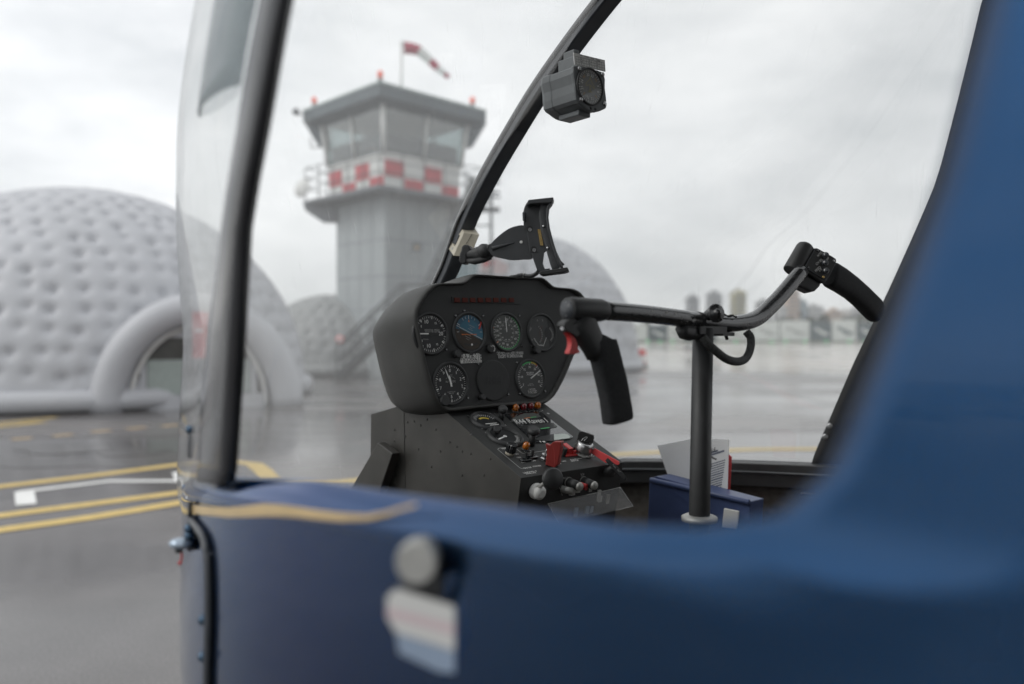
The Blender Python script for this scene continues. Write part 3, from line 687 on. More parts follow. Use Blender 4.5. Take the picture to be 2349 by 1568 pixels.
def cg1(f, g, r):
    f.ticks(g, (0, 0), r*.7, r*.95, -70, 70, 15, .0009, 'white_ink', .0016); f.arc(g, (0, -.002), r*.45, r*.62, -40, 50, 'yellow_ink', .0014)
    for k, l in enumerate((.014, .011, .008)): f.rect(g, (.004+.004*k, -.010-.006*k), l, .0011, 'white_ink', .0016)
cgauge(428, 342, .029, 'clock_gauge', cg1)
def cg2(f, g, r):
    f.ticks(g, (0, 0), r*.72, r*.95, 95, 265, 21, .0009, 'white_ink', .0016); needle(f, g, r*.85, 250, .0018, tail=.004, w=.002); f.disc(g, (0, 0), .004, 'white_ink', .0024, 12)
cgauge(642, 520, .031, 'clock_gauge', cg2)
# lamps on the console
for x, y, m in [(757, 222, 'amber_lens'), (848, 212, 'red_lens'), (933, 204, 'red_lens'), (1012, 194, 'amber_lens'), (876, 665, 'amber_lens')]:
    g = MB(); c = CF.p(*cc_(x, y), .0)
    g.lathe(c, CF.n, [(.0085, 0), (.0085, .003), (.007, .004)], 'black_plastic', 14)
    g.lathe(c, CF.n, [(.0066, .003), (.0068, .010), (.006, .014), (.0035, .0165), (.0005, .0172)], m, 16); g.lathe(c, CF.n, [(.0025, .004), (.0025, .010)], 'steel', 8)
    g.build('warning_light', console)
# knobs on stalks, ribbed knob
for pb, pt_, r in [((600, 315), (617, 215), .0062), ((950, 612), (972, 462), .0080), ((552, 470), (556, 440), .005)]:
    g = MB(); c = CF.p(*cc_(*pb)); tp = P(*c2(*pt_), c.y-.012)
    ax = tp-c; g.tube([c, c+ax*.92], r*.85, 'black_plastic', 12); u = ax.normalized()
    g.lathe(c+ax*.90, u, [(r*.7, 0), (r*1.5, .003), (r*1.6, .009), (r*1.1, .013)], 'black_plastic', 14); g.build('knob', console)
g = MB(); c = CF.p(*cc_(697, 715)); g.lathe(c, CF.n, [(.0085, 0), (.0085, .006)], 'beige_plastic', 14)
n = 36; rs = []
for z_, q_ in ((.006, .0098), (.021, .0098), (.022, .0088)):
    rs.append([c+CF.n*z_+(CF.ux*math.cos(6.28318*i/n)+CF.uy*math.sin(6.28318*i/n))*(q_*(1 if i % 3 else .9)) for i in range(n)])
g.rings(rs, 'black_gloss', smooth=False); g.build('knob', console)
# toggle switches and breakers in rows
for x, y in [(880, 790), (955, 760)]:
    g = MB(); cbox(*cc_(x, y), .012, .0045, .004, 'black_gloss', g); c = CF.p(*cc_(x, y), .004); g.tube([c, c+CF.n*.012+CF.uy*.004], [.0022, .0032], 'black_plastic', 8); g.build('toggle_switch', console, bevel=.0008)
g = MB(); c = CF.p(*cc_(1090, 775)); g.lathe(c, CF.n, [(.008, 0), (.008, .004), (.006, .006), (.006, .011)], 'steel', 6, smooth=False); g.tube([c+CF.n*.01, c+CF.n*.027+CF.ux*.004], [.0022, .003], 'steel', 8); g.build('toggle_switch', console)
# red guards
g = MB(); gb = CF.p(*cc_(1180, 845)); d0 = gb.y
pf = [P(*c2(*p), d0-.008) for p in [(1113, 590), (1160, 612), (1190, 585), (1298, 580), (1288, 660), (1252, 845), (1215, 875), (1150, 850), (1112, 840), (1130, 680)]]
g.prism(pf, V((.35, 1, 0))*.012, 'red_guard'); pf = [P(*c2(*p), d0-.010) for p in [(1190, 580), (1205, 572), (1298, 572), (1285, 680), (1252, 850), (1215, 840), (1212, 700)]]
g.prism(pf, V((.35, 1, 0))*.018, 'red_guard'); g.build('switch_guard', console, bevel=.0012)
g = MB(); cbox(*cc_(1380, 705), .0165, .012, .003, 'red_plastic', g); cbox(*cc_(1352, 690), .0055, .011, .011, 'red_plastic', g, .003); cbox(*cc_(1412, 700), .004, .009, .006, 'red_plastic', g, .003)
cbox(*cc_(1385, 700), .009, .0045, .010, 'rubber', g, .0032); cbox(*cc_(1300, 715), .004, .0085, .016, 'rubber', g); g.build('switch_guard', console, bevel=.0008)
# key switch barrel
KC = CF.p(*cc_(1538, 700)); g = MB()
g.lathe(KC, CF.n, [(.0185, 0), (.0185, .012), (.0165, .016), (.0165, .022), (.014, .024), (.009, .024), (.009, .021), (.0005, .021)], 'steel', 30); 
g.lathe(KC+CF.n*.0001, CF.n, [(.020, 0), (.020, .003), (.018, .003)], 'worn_silver', 30); g.build('ignition_barrel', console)
# aft face: mixture lever, knobs, acrylic tray
FFn = (BR-BL).cross(F_bot_L-BL).normalized(); FFn = -FFn if FFn.dot(FW) > 0 else FFn
def ff(x, y, w=0): return on(*c2(x, y), BL, FFn)+FFn*w
g = MB(); c = ff(985, 1130); g.lathe(c, FFn, [(.013, 0), (.0145, .003), (.0145, .008), (.011, .009), (.011, .012), (.013, .013), (.012, .018), (.006, .022)], 'white_plastic', 20)
tipb = P(*c2(1205, 985), c.y-.055); g.tube([c, lerp(c, tipb, .82)], .0035, 'worn_silver', 10)
u = (tipb-c).normalized(); kd = (u*.75+V((.35, -1, -.1)).normalized()*.9).normalized(); k0 = P(*c2(1180, 1000), c.y-.052)
g.lathe(k0-kd*.012, kd, [(.006, -.004), (.008, .004), (.014, .008), (.0185, .014), (.0190, .020), (.0165, .0235), (.0005, .0245)], 'black_plastic', 24)
g.build('mixture_lever', console)
for x, y, sx_ in [(1425, 1010, 0), (1595, 1000, 0)]:
    g = MB(); c = ff(x-45, y+25); tip = c+FFn*.024+CF.ux*.003
    g.tube([c, tip], .0085, 'black_plastic', 16); g.lathe(tip, FFn, [(.0078, 0), (.0082, .002), (.0070, .006), (.0005, .0068)], 'worn_silver', 16); g.lathe(c, FFn, [(.0095, 0), (.0095, .0015)], 'worn_silver', 16)
    g.build('knob', console)
g = MB(); c = ff(1480, 1060); g.tube([c, c+FFn*.02+CF.ux*.006], .006, 'red_plastic', 12); g.build('knob', console)
g = MB(); c = ff(1300, 1115); g.tube([c, c+FFn*.02+CF.ux*.012], .0065, 'worn_silver', 12); g.build('knob', console)
g = MB()
for x, y, r in [(1735, 895, .0045), (1890, 930, .004), (860, 1010, .003)]: pass
def fft(x, y, s_, sz): 
    f = Fr(ff(x, y, .0008), CF.ux, (BL-F_bot_L), FFn); f.txt(g, (0, 0), s_, sz, 'grey_ink')
fft(1345, 990, "PULL", .006); fft(1540, 945, "VOL", .006); fft(1540, 962, "SQ", .006)
for x, y, h_, m in [(1410, 1130, .012, 'white_plastic'), (1430, 1140, .010, 'white_plastic'), (1490, 1110, .010, 'white_plastic'), (1630, 1090, .012, 'worn_silver'), (1725, 1190, .014, 'white_plastic'), (1740, 1230, .008, 'white_plastic'), (1830, 1230, .012, 'worn_silver'), (1460, 1385, .012, 'pale_blue'), (1590, 1360, .010, 'pale_blue'), (1640, 1350, .008, 'pale_blue')]:
    f = Fr(ff(x, y), CF.ux, (BL-F_bot_L), FFn); f.slab(g, [(-.0045, -h_/1.3), (.0045, -h_/1.3), (.0045, h_/1.3), (-.0045, h_/1.3)], m, 0, .003)
g.tube([ff(1262, 1060, .001), ff(1305, 1190, .001)], .0008, 'grey_ink', n=4)
g.build('aft_face_fittings', console)
g = MB(); tp_ = [ff(1092, 1262, .012), ff(1930, 1075, .012), ff(1995, 1250, .030), ff(1140, 1440, .030)]; g.prism(tp_, FFn*.003, 'clear_acrylic')
for p0, p1 in ((0, 1), (1, 2), (3, 0)): g.tube([tp_[p0], tp_[p1]], .0009, 'grey_ink', n=5)
g.build('acrylic_tray', console)
# pull tag on the console's aft corner (black sleeve)
g = MB(); hk = ff(1890, 930); 
limb(g, [(hk, .008, .006), (P(*c2(1840, 930), hk.y-.02), .010, .008), (P(*c2(1930, 860), hk.y-.03), .007, .006)], 'black_plastic'); g.build('grip_catch', console)
# pedal strut left of the console
g = MB(); z0 = on(868, 1025, A(1, tL-.02, 1), RT); z1 = on(815, 1130, A(1, tL-.06, 1), RT)
pf = [on(x, y, A(1, tL-.03, 1), RT) for x, y in [(866, 1015), (900, 1040), (870, 1128), (830, 1190), (765, 1190), (802, 1125)]]; g.prism(pf, RT*.02, 'console_side')
pf = [on(x, y, A(1, tL-.05, 1), RT) for x, y in [(855, 1060), (862, 1075), (905, 1068), (905, 1062)]]
g.build('pedal_bracket', heli, bevel=.002)
# ---------------------------------------------------------------- key with tags (hangs in the switch: a thing of its own)
KT = KC+CF.n*.024
key = empty('ignition_key', KT, 'black-headed key in the console switch with a red tag on its ring', 'key')
kd_ = KC.y-.004
def kp(x, y, dd=0): return P(*c2(x, y), kd_+dd)
g = MB(); hd_ = smooth_closed([(1500, 470), (1530, 452), (1640, 488), (1672, 505), (1668, 560), (1640, 615), (1610, 612), (1520, 585), (1482, 560), (1488, 510)], 3)
g.prism([kp(x, y) for x, y in hd_], V((.3, 1, .1))*.006, 'rubber'); g.build('key_head', key, bevel=.0012)
g = MB(); g.prism([kp(x, y, .002) for x, y in [(1525, 585), (1580, 600), (1570, 655), (1508, 645)]], V((.3, 1, .1))*.003, 'steel'); g.build('key_blade', key)
g = MB(); cr_ = [kp(1582, 515, -.003), kp(1545, 540, -.004), kp(1520, 590, -.005), kp(1525, 640, -.005), kp(1580, 655, -.004), kp(1640, 650, -.004), kp(1680, 660, -.003)]
g.tube(spline(cr_, 4), .0007, 'steel', n=6); g.tube(spline([kp(1582, 515, -.003), kp(1600, 520, -.003), kp(1560, 560, -.005)], 4), .0007, 'steel', n=6)
ck = [kp(1660+30*math.cos(a), 650+22*math.sin(a), -.003) for a in np.linspace(0, 6.28, 17)]; g.tube(ck, .0007, 'steel', n=6); g.build('key_ring', key)
g = MB(); g.prism([kp(x, y, -.004-.02*(x-1640)/330) for x, y in [(1636, 672), (1690, 648), (1968, 800), (1975, 830), (1955, 842), (1810, 815), (1640, 700)]], V((.25, 1, .2))*.0018, 'red_tag'); g.build('red_tag', key, bevel=.0008)
g = MB(); limb(g, [(kp(1822, 772, -.03), .0035, .0015), (kp(1850, 800, -.031), .0042, .002), (kp(1950, 900, -.036), .0044, .002), (kp(2030, 990, -.040), .0042, .002), (kp(2048, 1012, -.042), .003, .0015)], 'grip_foam')
f = Fr(kp(1940, 882, -.0385), (kp(2040, 990)-kp(1850, 790)), (kp(1900, 800)-kp(1850, 850)), V((0, -1, .2))); f.txt(g, (0, 0), "PULL   OUT", .0042, 'grey_ink', .0005); g.build('strap_tag', key)
# ---------------------------------------------------------------- cyclic stick with T-bar
SB = st(P(1613, 742, 1.262))[0]
def cb(px, py, ds=0): return on(px, py, A(SB+ds, 0, 0), FW)
g = MB(); PB = cb(1604.5, 1176); PTp = cb(1613, 752)
g.tube([PB-UP*.25, PB, PTp], .0163, 'black_plastic', 28); 
lp = spline([cb(1370, 711), cb(1480, 720), cb(1597, 734)], 4); g.tube(lp, .0134, 'bar_paint', 20)
rp = spline([cb(1598.5, 734), cb(1640, 740), cb(1685, 742), (cb(1733, 731)), cb(1769, 701), cb(1799, 669), cb(1838, 622)], 6); g.tube(rp, .0138, 'bar_paint', 20)
g.box(cb(1622, 757), RT*.035, UP*.006, FW*.013, 'black_plastic'); g.box(cb(1660, 766), RT*.016, UP*.003, FW*.010, 'black_plastic'); g.tube([cb(1665, 768), cb(1668, 778)], .003, 'black_gloss', 8)
for x, y, w_ in [(1497, 713, .003), (1530, 716, .004), (1551, 719, .003), (1577, 737, .0012), (1563, 738, .001)]:
    c = cb(x, y, -.0134); g.add([c+RT*w_*math.cos(t)*(1+.4*math.sin(3*t))+UP*w_*.35*math.sin(t) for t in np.linspace(0, 6.28, 9, endpoint=False)], [list(range(9))], 'worn_silver')
stick = g.build('cyclic_stick', heli)
g = MB(); g.lathe(PB-UP*.012, UP, [(.028, 0), (.028, .006), (.024, .008), (.0165, .009)], 'worn_silver', 28); g.build('post_collar', stick)
g = MB(); limb(g, [(cb(1560, 752), .006, .009), (cb(1568, 760), .012, .010), (cb(1580, 762), .013, .010), (cb(1600, 758), .013, .010)], 'black_plastic', hint=FW); g.build('hinge_lug', stick)
# release pin
kp0 = cb(1612, 722)-FW*.012; kax = (V((.35, -1, .12))).normalized()
g = MB(); g.lathe(kp0-kax*.004, kax, [(.008, 0), (.0095, .006), (.0085, .012), (.0085, .020), (.0145, .021), (.0150, .024), (.0135, .026), (.0075, .0262), (.0068, .029), (.0040, .0325), (.0005, .034)], 'bar_paint', 22)
g.build('release_pin', stick)
g = MB(); wv = [cb(1650+i*4.3, 722+i*.35+1.5*math.sin(i*1.6), -.014) for i in range(10)]; g.tube(wv, [.001+.0014*abs(math.sin(i*.8)) for i in range(10)], 'rubber', 6); g.build('safety_wire', stick)
# placard lettering along the bar
q0, q1 = cb(1745, 703, -.0145), cb(1795, 655, -.0145); g = MB(); f = Fr((q0+q1)/2, q1-q0, (q1-q0).cross(-FW) if (q1-q0).cross(-FW).z > 0 else -(q1-q0).cross(-FW), -FW)
f.txt(g, (0, 0), "T-BAR IS PERMANENTLY MODIFIED", .0048, 'white_ink', .0005, sx=.62); g.build('bar_lettering', stick)
# braided cable loop
g = MB(); pts = [(1612, 772), (1622, 786), (1640, 803), (1665, 822), (1690, 829), (1710, 822), (1721, 800), (1722, 775), (1712, 760)]
g.tube(spline([cb(x, y, -.016-.012*math.sin(i/8*3.14)) for i, (x, y) in enumerate(pts)], 6), (.0068, .0042), 'cable_mesh', 12, hint=(0, 1, 0)); g.build('braided_cable', stick)
# port grip
def l_(x, y, ds=0): return cb(1234+x*.21303, 653.3+y*.21303, ds)
g = MB(); capc = l_(335, 262); hx_ = l_(690, 275)
n = 26; ax = RT; rs = []
for t_, r in ((-.004, .006), (-.004, .0135), (-.002, .0158), (.004, .0168), (.030, .0168), (.060, .0160), (.068, .0140), (.069, .0135)):
    c = capc+ax*t_; rs.append([c+(UP*math.cos(2*math.pi*i/n)+FW*math.sin(2*math.pi*i/n))*r for i in range(n)])
g.rings(rs, 'black_plastic'); 
limb(g, [(l_(420, 330), .024, .0135), (l_(480, 430), .0235, .0125), (l_(540, 540), .0205, .012), (l_(600, 650), .0185, .012), (l_(640, 730), .018, .012)], 'black_plastic', hint=FW, pw=3)
g.prism([l_(x, y, .004) for x, y in [(262, 370), (212, 410), (205, 440), (235, 490), (300, 525), (350, 560), (420, 430), (330, 370)]], -FW*.014, 'black_plastic')
g.tube([l_(258, 468, -.0115), l_(258, 468, -.0125)], .0026, 'steel', 10, hint=UP)
g.lathe(capc-ax*.0041, -ax, [(.0125, 0), (.0125, .0008), (.0005, .0012)], 'bow_paint', 24)
for z_ in (-.009, .009): g.ball(capc-ax*.005+UP*z_, .0012, 'steel', 8)
head = g.build('grip_head', stick, bevel=0)
g = MB(); limb(g, [(l_(700, 560), .0160, .011), (l_(690, 600), .0215, .0145), (l_(712, 720), .0235, .0150), (l_(752, 880), .0235, .0150), (l_(795, 1050), .0240, .0150), (l_(825, 1200), .0235, .0150), (l_(850, 1360), .0245, .0150), (l_(858, 1435), .0245, .0150), (l_(861, 1462), .0235, .014), (l_(862, 1472), .0205, .0115)], 'grip_foam', pw=3.2, hint=FW, n=26); g.build('hand_grip', stick)
g = MB(); tr2 = smooth_closed([(268, 515), (310, 525), (350, 570), (378, 640), (385, 690), (405, 722), (350, 742), (292, 742), (288, 725), (310, 660), (312, 600), (296, 550)], 3)
g.prism([l_(x, y, .003) for x, y in tr2], -FW*.009, 'red_plastic'); g.build('trigger', stick, bevel=.0018)
# starboard switch box and grip
def r_(x, y, ds=0): return cb(1778.4+x*.13886, 537.2+y*.13886, ds)
g = MB(); BN = (V((.30, -1, .12))).normalized(); BD = r_(740, 500).y-.020
def fy(x, y, d=0): return on(1778.4+x*.13886, 537.2+y*.13886, V((P(1881, 607, BD).x, BD, P(1881, 607, BD).z)), BN)-BN*d
ol = smooth_closed([(655, 226), (695, 228), (840, 300), (975, 372), (1003, 440), (985, 500), (920, 640), (862, 755), (820, 795), (765, 790), (640, 705), (490, 602), (470, 548), (495, 490), (560, 370), (615, 262)], 3)
g.prism([fy(x, y) for x, y in ol], -BN*.030, 'black_plastic', smooth=False)
g.prism([fy(x, y, .006) for x, y in [(400, 560), (800, 800), (775, 850), (700, 925), (630, 938), (560, 905), (400, 832), (370, 700)]], -BN*.024, 'black_plastic')
c0, c1b = fy(352, 590, .0145), fy(592, 172, .0145); ua = (c1b-c0).normalized(); g.lathe(c0, ua, [(.0150, 0), (.0163, .0008), (.0168, .002), (.0168, (c1b-c0).length-.006), (.0155, (c1b-c0).length-.001), (.011, (c1b-c0).length+.003), (.0005, (c1b-c0).length+.004)], 'black_plastic', 32)
sb = g.build('switch_box', stick, bevel=.004, seg=3)
bx = (fy(990, 435)-fy(655, 240)).normalized(); by = (fy(655, 240)-fy(495, 545)); by = (by-bx*by.dot(bx)).normalized()
BF = Fr(fy(740, 500)+BN*.0004, bx, by, BN)
def bq(x, y): p = fy(x, y)-BF.o; return (p.dot(BF.ux), p.dot(BF.uy))
g = MB(); pq = smooth_closed([(640, 262), (668, 242), (700, 248), (960, 395), (985, 425), (982, 480), (870, 700), (830, 735), (780, 728), (520, 570), (497, 535), (510, 495)], 3)
BF.slab(g, [bq(*p) for p in pq], 'panel_black', 0, .0015)
rim_ = [BF.p(*bq(*p), .0012) for p in pq]; g.tube(rim_+[rim_[0]], .0007, 'bow_paint', n=5)
for x, y, m in [(688, 270, 'black_gloss'), (530, 552, 'black_gloss'), (955, 440, 'steel'), (780, 708, 'brass')]: g.lathe(BF.p(*bq(x, y), .0014), BF.n, [(.0026, 0), (.0026, .001), (.001, .0014)], m, 10)
aT = math.radians(90)-0.0
def bt(x, y, s_, sz, a=0): BF.txt(g, bq(x, y), s_, sz, 'white_ink', .0022, a=a, sx=.9)
aa_ = math.radians(90)+math.atan2(bx.z, bx.x)
bt(722, 332, "HYD", .0072, aa_); bt(712, 458, "CH SEL", .0066, aa_); bt(690, 578, "FREQ", .0070, aa_); bt(733, 598, "<>", .007, aa_); bt(850, 412, "OFF", .005, aa_)
g.build('switch_plate', stick)
for x, y in [(805, 348), (800, 476), (810, 608)]:
    g = MB(); c = BF.p(*bq(x, y), .001); g.lathe(c, BF.n, [(.0058, 0), (.0058, .003), (.0045, .0035), (.0045, .006), (.0036, .0062), (.0036, .0082), (.002, .009)], 'bow_paint', 14); g.lathe(c, BF.n, [(.0048, .0035), (.0052, .0055), (.0042, .006)], 'steel', 14); g.build('push_button', stick)
g = MB(); limb(g, [(r_(880, 640), .0225, .015), (r_(930, 672), .0248, .017), (r_(1080, 760), .0245, .017), (r_(1250, 880), .0235, .017), (r_(1400, 1010), .0235, .017), (r_(1530, 1140), .0245, .017), (r_(1625, 1235), .0250, .017), (r_(1665, 1275), .0235, .016), (r_(1680, 1290), .019, .012)], 'grip_foam', pw=3, hint=FW, n=26); g.build('hand_grip', stick)
# box between the seats that carries the post
g = MB(); c = PB; s_, t_ = st(c); g.box(A(s_-.02, t_, .99), FW*.16, RT*.10, UP*.13, 'carpet'); g.box(A(s_, t_, 1.135), FW*.08, RT*.06, UP*.014, 'black_plastic'); g.build('seat_tunnel', heli, bevel=.012)
# toggle on the post
g = MB(); pz = lambda py: lerp(PTp, PB, (py-752)/(1176-752))
def pq_(px, py, r=.0165):
    c = pz(py); d = ray(px, py); # nearest camera-side hit on the post cylinder
    best = min((abs((P(px, py, k)-c).xy.length-r), k) for k in np.arange(1.18, 1.27, .0008)); return P(px, py, best[1])
sw = pq_(1622, 1045); nrm = (sw-pz(1045)); nrm.z = 0; nrm.normalize(); f = Fr(sw+nrm*.0006, nrm.cross(UP)*-1, UP, nrm)
f.slab(g, smooth_closed([(-.0062, -.022), (.0062, -.022), (.007, 0), (.0062, .022), (-.0062, .022), (-.007, 0)], 3), 'panel_black', -.004, .0012)
f.txt(g, (0, .013), "ON", .0062, 'white_ink', .0018); f.txt(g, (0, -.0135), "OFF", .0062, 'white_ink', .0018)
for yy in (.020, -.020): g.lathe(f.p(0, yy, .001), nrm, [(.0018, 0), (.001, .001)], 'steel', 8)
g.lathe(f.p(0, 0, .001), nrm, [(.0045, 0), (.0045, .003), (.003, .005)], 'steel', 12); g.tube([f.p(0, 0, .004), f.p(.002, 0, .004)+V((.013, -.002, -.006))], [.0014, .0019], 'steel', 8); g.build('toggle_switch', stick)
# ---------------------------------------------------------------- windshield centre bow
def zc(px, py): 
    return on(px, py, A(0, TCN, 0), RT)
bowp = spline([zc(1000, 690), zc(1024, 640), zc(1042, 600), zc(1078, 500), zc(1128, 400), zc(1186, 300), zc(1248, 200), zc(1319, 100), zc(1396, 0), zc(1480, -100)], 5)
g = MB(); g.tube(bowp, 1, 'bow_paint', hint=RT, prof=[(-.010, -.020), (.0145, -.020), (.0175, -.017), (.0175, -.001), (.0155, .001), (.0155, .014), (.012, .017), (-.008, .017), (-.012, .014), (-.012, -.016)], smooth=False)
g.tube([p-RT*.021+UP*.0+FW*.012 for p in bowp], (.0045, .006), 'black_gloss', 8)
bow = g.build('windshield_bow', heli, bevel=.0008)
def c3(x, y): return (980+x*.20373, 87.1+y*.20373)
for x, y in ((1610, 45), (1520, 188)):
    g = MB(); p = zc(*c3(x, y))-RT*.016-FW*.008; g.lathe(p, -RT-FW*.35, [(.0065, 0), (.0065, .002), (.0045, .0045), (.0015, .0055)], 'bow_paint', 12); g.build('screw', bow)
# ---------------------------------------------------------------- compass hung from the bow (part of the aircraft)
dcm = .99
CSB = .985
CMF = Fr(A(CSB, 1.0, 1.9), RT, UP, -FW)
def cm(x, y): return CMF.px(*c3(x, y))
g = MB()
fo = smooth_closed([cm(1650, 305), cm(1820, 345), cm(1990, 385), cm(2005, 560), cm(2026, 755), cm(1995, 800), cm(1900, 832), cm(1820, 812), cm(1740, 750), cm(1680, 690), cm(1665, 500)], 2)
CMF.slab(g, fo, 'compass_case', -.008, 0)
cxm, cym = cm(1838, 560)
def cmr(f, w): return [CMF.p(cxm+(x-cxm)*f, cym+(y-cym)*f, w) for x, y in fo]
g.rings([cmr(.97, -.006), cmr(.97, -.060), cmr(1.0, -.062), cmr(1.0, -.080), cmr(.93, -.088), cmr(.5, -.09)], 'compass_case', smooth=False)
lo = [cm(1710, 760), cm(1900, 830)]; g.box(CMF.p(cxm, cym-.042, -.040), CMF.ux*.015, CMF.uy*.005, CMF.n*.026, 'compass_case')
g.box(CMF.p(cxm-.010, cym+.043, -.036), CMF.ux*.010, CMF.uy*.016, CMF.n*.026, 'compass_case'); g.box(CMF.p(cxm-.004, cym+.063, -.044), CMF.ux*.007, CMF.uy*.012, CMF.n*.014, 'compass_case')
comp = g.build('compass', heli, bevel=.0022)
g = MB(); dcx, dcy = cm(1828, 548); f = CMF.sub(dcx, dcy, 0); r = abs(cm(1828, 355)[1]-cm(1828, 740)[1])/2
n = 40; g.rings([[f.p(q_*math.cos(6.28318*i/n), q_*math.sin(6.28318*i/n), ww) for i in range(n)] for q_, ww in [(r+.003, 0), (r+.003, .003), (r+.001, .004), (r, .0008)]], 'black_plastic', c0=False, c1=False)
f.disc(g, (0, 0), r, 'compass_face', .0008, 40)
f.ticks(g, (0, 0), r*.83, r*.97, 0, 350, 36, .0007, 'white_ink', .0014); f.ticks(g, (0, 0), r*.90, r*.97, 5, 355, 36, .0005, 'grey_ink', .0014)
for k, s_ in enumerate(["30", "33", "N", "3", "6", "E", "12", "15", "S", "21", "24", "W"]):
    a = -15+30*k; f.txt(g, pt(r*.68, a), s_, r*.24, 'orange_pale' if s_ in "NESW" else 'white_ink', .0014, a=-math.radians(a))
yl = 'yellow_pale'; s = r/.036
def sl_(pts): f.line(g, [(x*s, y*s) for x, y in pts], .0007, yl, .0016)
sl_([(0, .022), (-.001, .016), (-.0125, .004), (-.0125, .0), (-.0015, .004)]); sl_([(0, .022), (.001, .016), (.0125, .001), (.0125, -.002), (.0015, .003)]); sl_([(-.0015, .004), (-.001, -.008), (-.005, -.012), (0, -.0105), (.005, -.012), (.001, -.008), (.0015, .003)])
g.build('compass_dial', comp)
g = MB(); q = [cm(1640, 165), cm(1992, 250), cm(2000, 380), cm(1652, 300)]; CMF.slab(g, q, 'placard', .0005, .0018)
def lq(u, v): 
    a_ = (lerp(q[0][0], q[1][0], u), lerp(q[0][1], q[1][1], u)); b_ = (lerp(q[3][0], q[2][0], u), lerp(q[3][1], q[2][1], u)); return (lerp(a_[0], b_[0], v), lerp(a_[1], b_[1], v))
for v in (.28, .50, .72, .93): CMF.line(g, [lq(.05, v), lq(.97, v)], .0004, 'ink_black', .0022)
for u in (.05, .14, .30, .38, .55, .63, .80, .88, .97): CMF.line(g, [lq(u, .28), lq(u, .93)], .0004, 'ink_black', .0022)
CMF.txt(g, lq(.5, .14), "FOR    STEER    FOR    STEER", .0042, 'ink_black', .0022, sx=1.0)
for j, v in enumerate((.39, .61, .82)):
    for i, u in enumerate((.22, .47, .72)): CMF.txt(g, lq(u, v), ["030", "060", "E", "120", "150", "S", "210", "240", "W"][i*3+j], .0042, 'ink_black', .0022)
g.build('correction_card', comp)
for x, y in [(1710, 345), (1972, 410), (1730, 690), (1995, 740)]: g = MB(); g.lathe(CMF.p(*cm(x, y), 0), CMF.n, [(.0042, 0), (.0042, .002), (.002, .0035)], 'steel', 10); g.build('screw', comp)
for x, y in [(1842, 790), (1893, 800)]: g = MB(); g.lathe(CMF.p(*cm(x, y), 0), CMF.n, [(.0028, .0003), (.0005, .0006)], 'rubber', 10); g.build('adjuster_hole', comp)
# ---------------------------------------------------------------- device holder clamped to the bow
def c4(x, y): return (980+x*.18542, 421+y*.18542)
def h4(x, y, d=1.64): return P(*c4(x, y), d)
hold = empty('device_holder', h4(455, 890, 1.70), 'empty black tablet cradle on a ball arm clamped to the sloping windshield bow', 'holder')
g = MB(); d0 = 1.715; d1 = 1.775
f8 = [h4(455, 605, d0), h4(645, 632, d0), h4(535, 905, d0), h4(325, 890, d0), h4(385, 485, d1), h4(575, 520, d1+.02), h4(465, 790, d1+.02), h4(258, 790, d1)]
# port face is a frame round a square hole
g.add(f8, [(0, 1, 2, 3), (0, 1, 5, 4), (2, 3, 7, 6), (1, 2, 6, 5)], 'beige_plastic')
a_, b_, c_, e_ = f8[0], f8[3], f8[7], f8[4]   # front top, front bottom, back bottom, back top
def fq(u, v): return (a_*(1-v)+b_*v)*(1-u)+(e_*(1-v)+c_*v)*u
O_ = [(0, 0), (1, 0), (1, 1), (0, 1)]; I_ = [(.28, .25), (1.0, .25), (1.0, .72), (.28, .72)]
inn = RT*.018
vs_ = [fq(*p) for p in O_]+[fq(*p) for p in I_]+[fq(*p)+inn for p in I_]
g.add(vs_, [(0, 1, 5, 4), (0, 4, 7, 3), (7, 6, 2, 3), (4, 5, 9, 8), (7, 6, 10, 11), (4, 7, 11, 8)], 'beige_plastic'); g.add(vs_, [(8, 9, 10, 11)], 'earth_brown')
g.tube([h4(556, 618, d0-.001), h4(480, 748, d0-.001)], .0006, 'ink_black', n=4)
for u, v in ((.45, .12), (.45, .86)): g.lathe(fq(u, v), -RT, [(.0035, -.001), (.003, .0015), (.001, .0015)], 'worn_silver', 10)
g.build('clamp', hold, bevel=.001)
g = MB(); kn = [h4(x, y, 1.655) for x, y in [(425, 770), (460, 748), (515, 758), (540, 800), (530, 850), (492, 872), (488, 960), (470, 993), (412, 992), (388, 950), (397, 870), (418, 820)]]
g.prism(kn, V((.2, 1, 0))*.028, 'black_plastic'); g.build('clamp_knob', hold, bevel=.004, seg=3)
g = MB(); limb(g, [(h4(470, 900, 1.67), .009, .010), (h4(520, 880, 1.665), .0095, .011), (h4(620, 870, 1.66), .0145, .013), (h4(700, 855, 1.655), .0165, .014), (h4(770, 845, 1.65), .014, .013), (h4(830, 830, 1.648), .009, .009)], 'black_plastic')
limb(g, [(h4(500, 955, 1.66), .005, .008), (h4(590, 960, 1.655), .007, .008), (h4(700, 935, 1.65), .007, .008), (h4(790, 900, 1.648), .006, .006)], 'black_plastic')
g.ball(h4(705, 830, 1.645), .0155, 'black_plastic'); g.lathe(h4(790, 797, 1.632), V((0, -1, 0)), [(.0095, -.01), (.0095, 0), (.0045, 0), (.0045, -.003)], 'black_plastic', 16); g.build('ball_arm', hold)
pd = 1.63
g = MB(); po = smooth_closed([(775, 765), (850, 675), (975, 575), (1075, 530), (1200, 515), (1300, 600), (1320, 900), (1180, 935), (1030, 941), (930, 922), (812, 892), (770, 830)], 3)
g.prism([h4(x, y, pd) for x, y in po], V((.1, 1, 0))*.009, 'holder_grey')
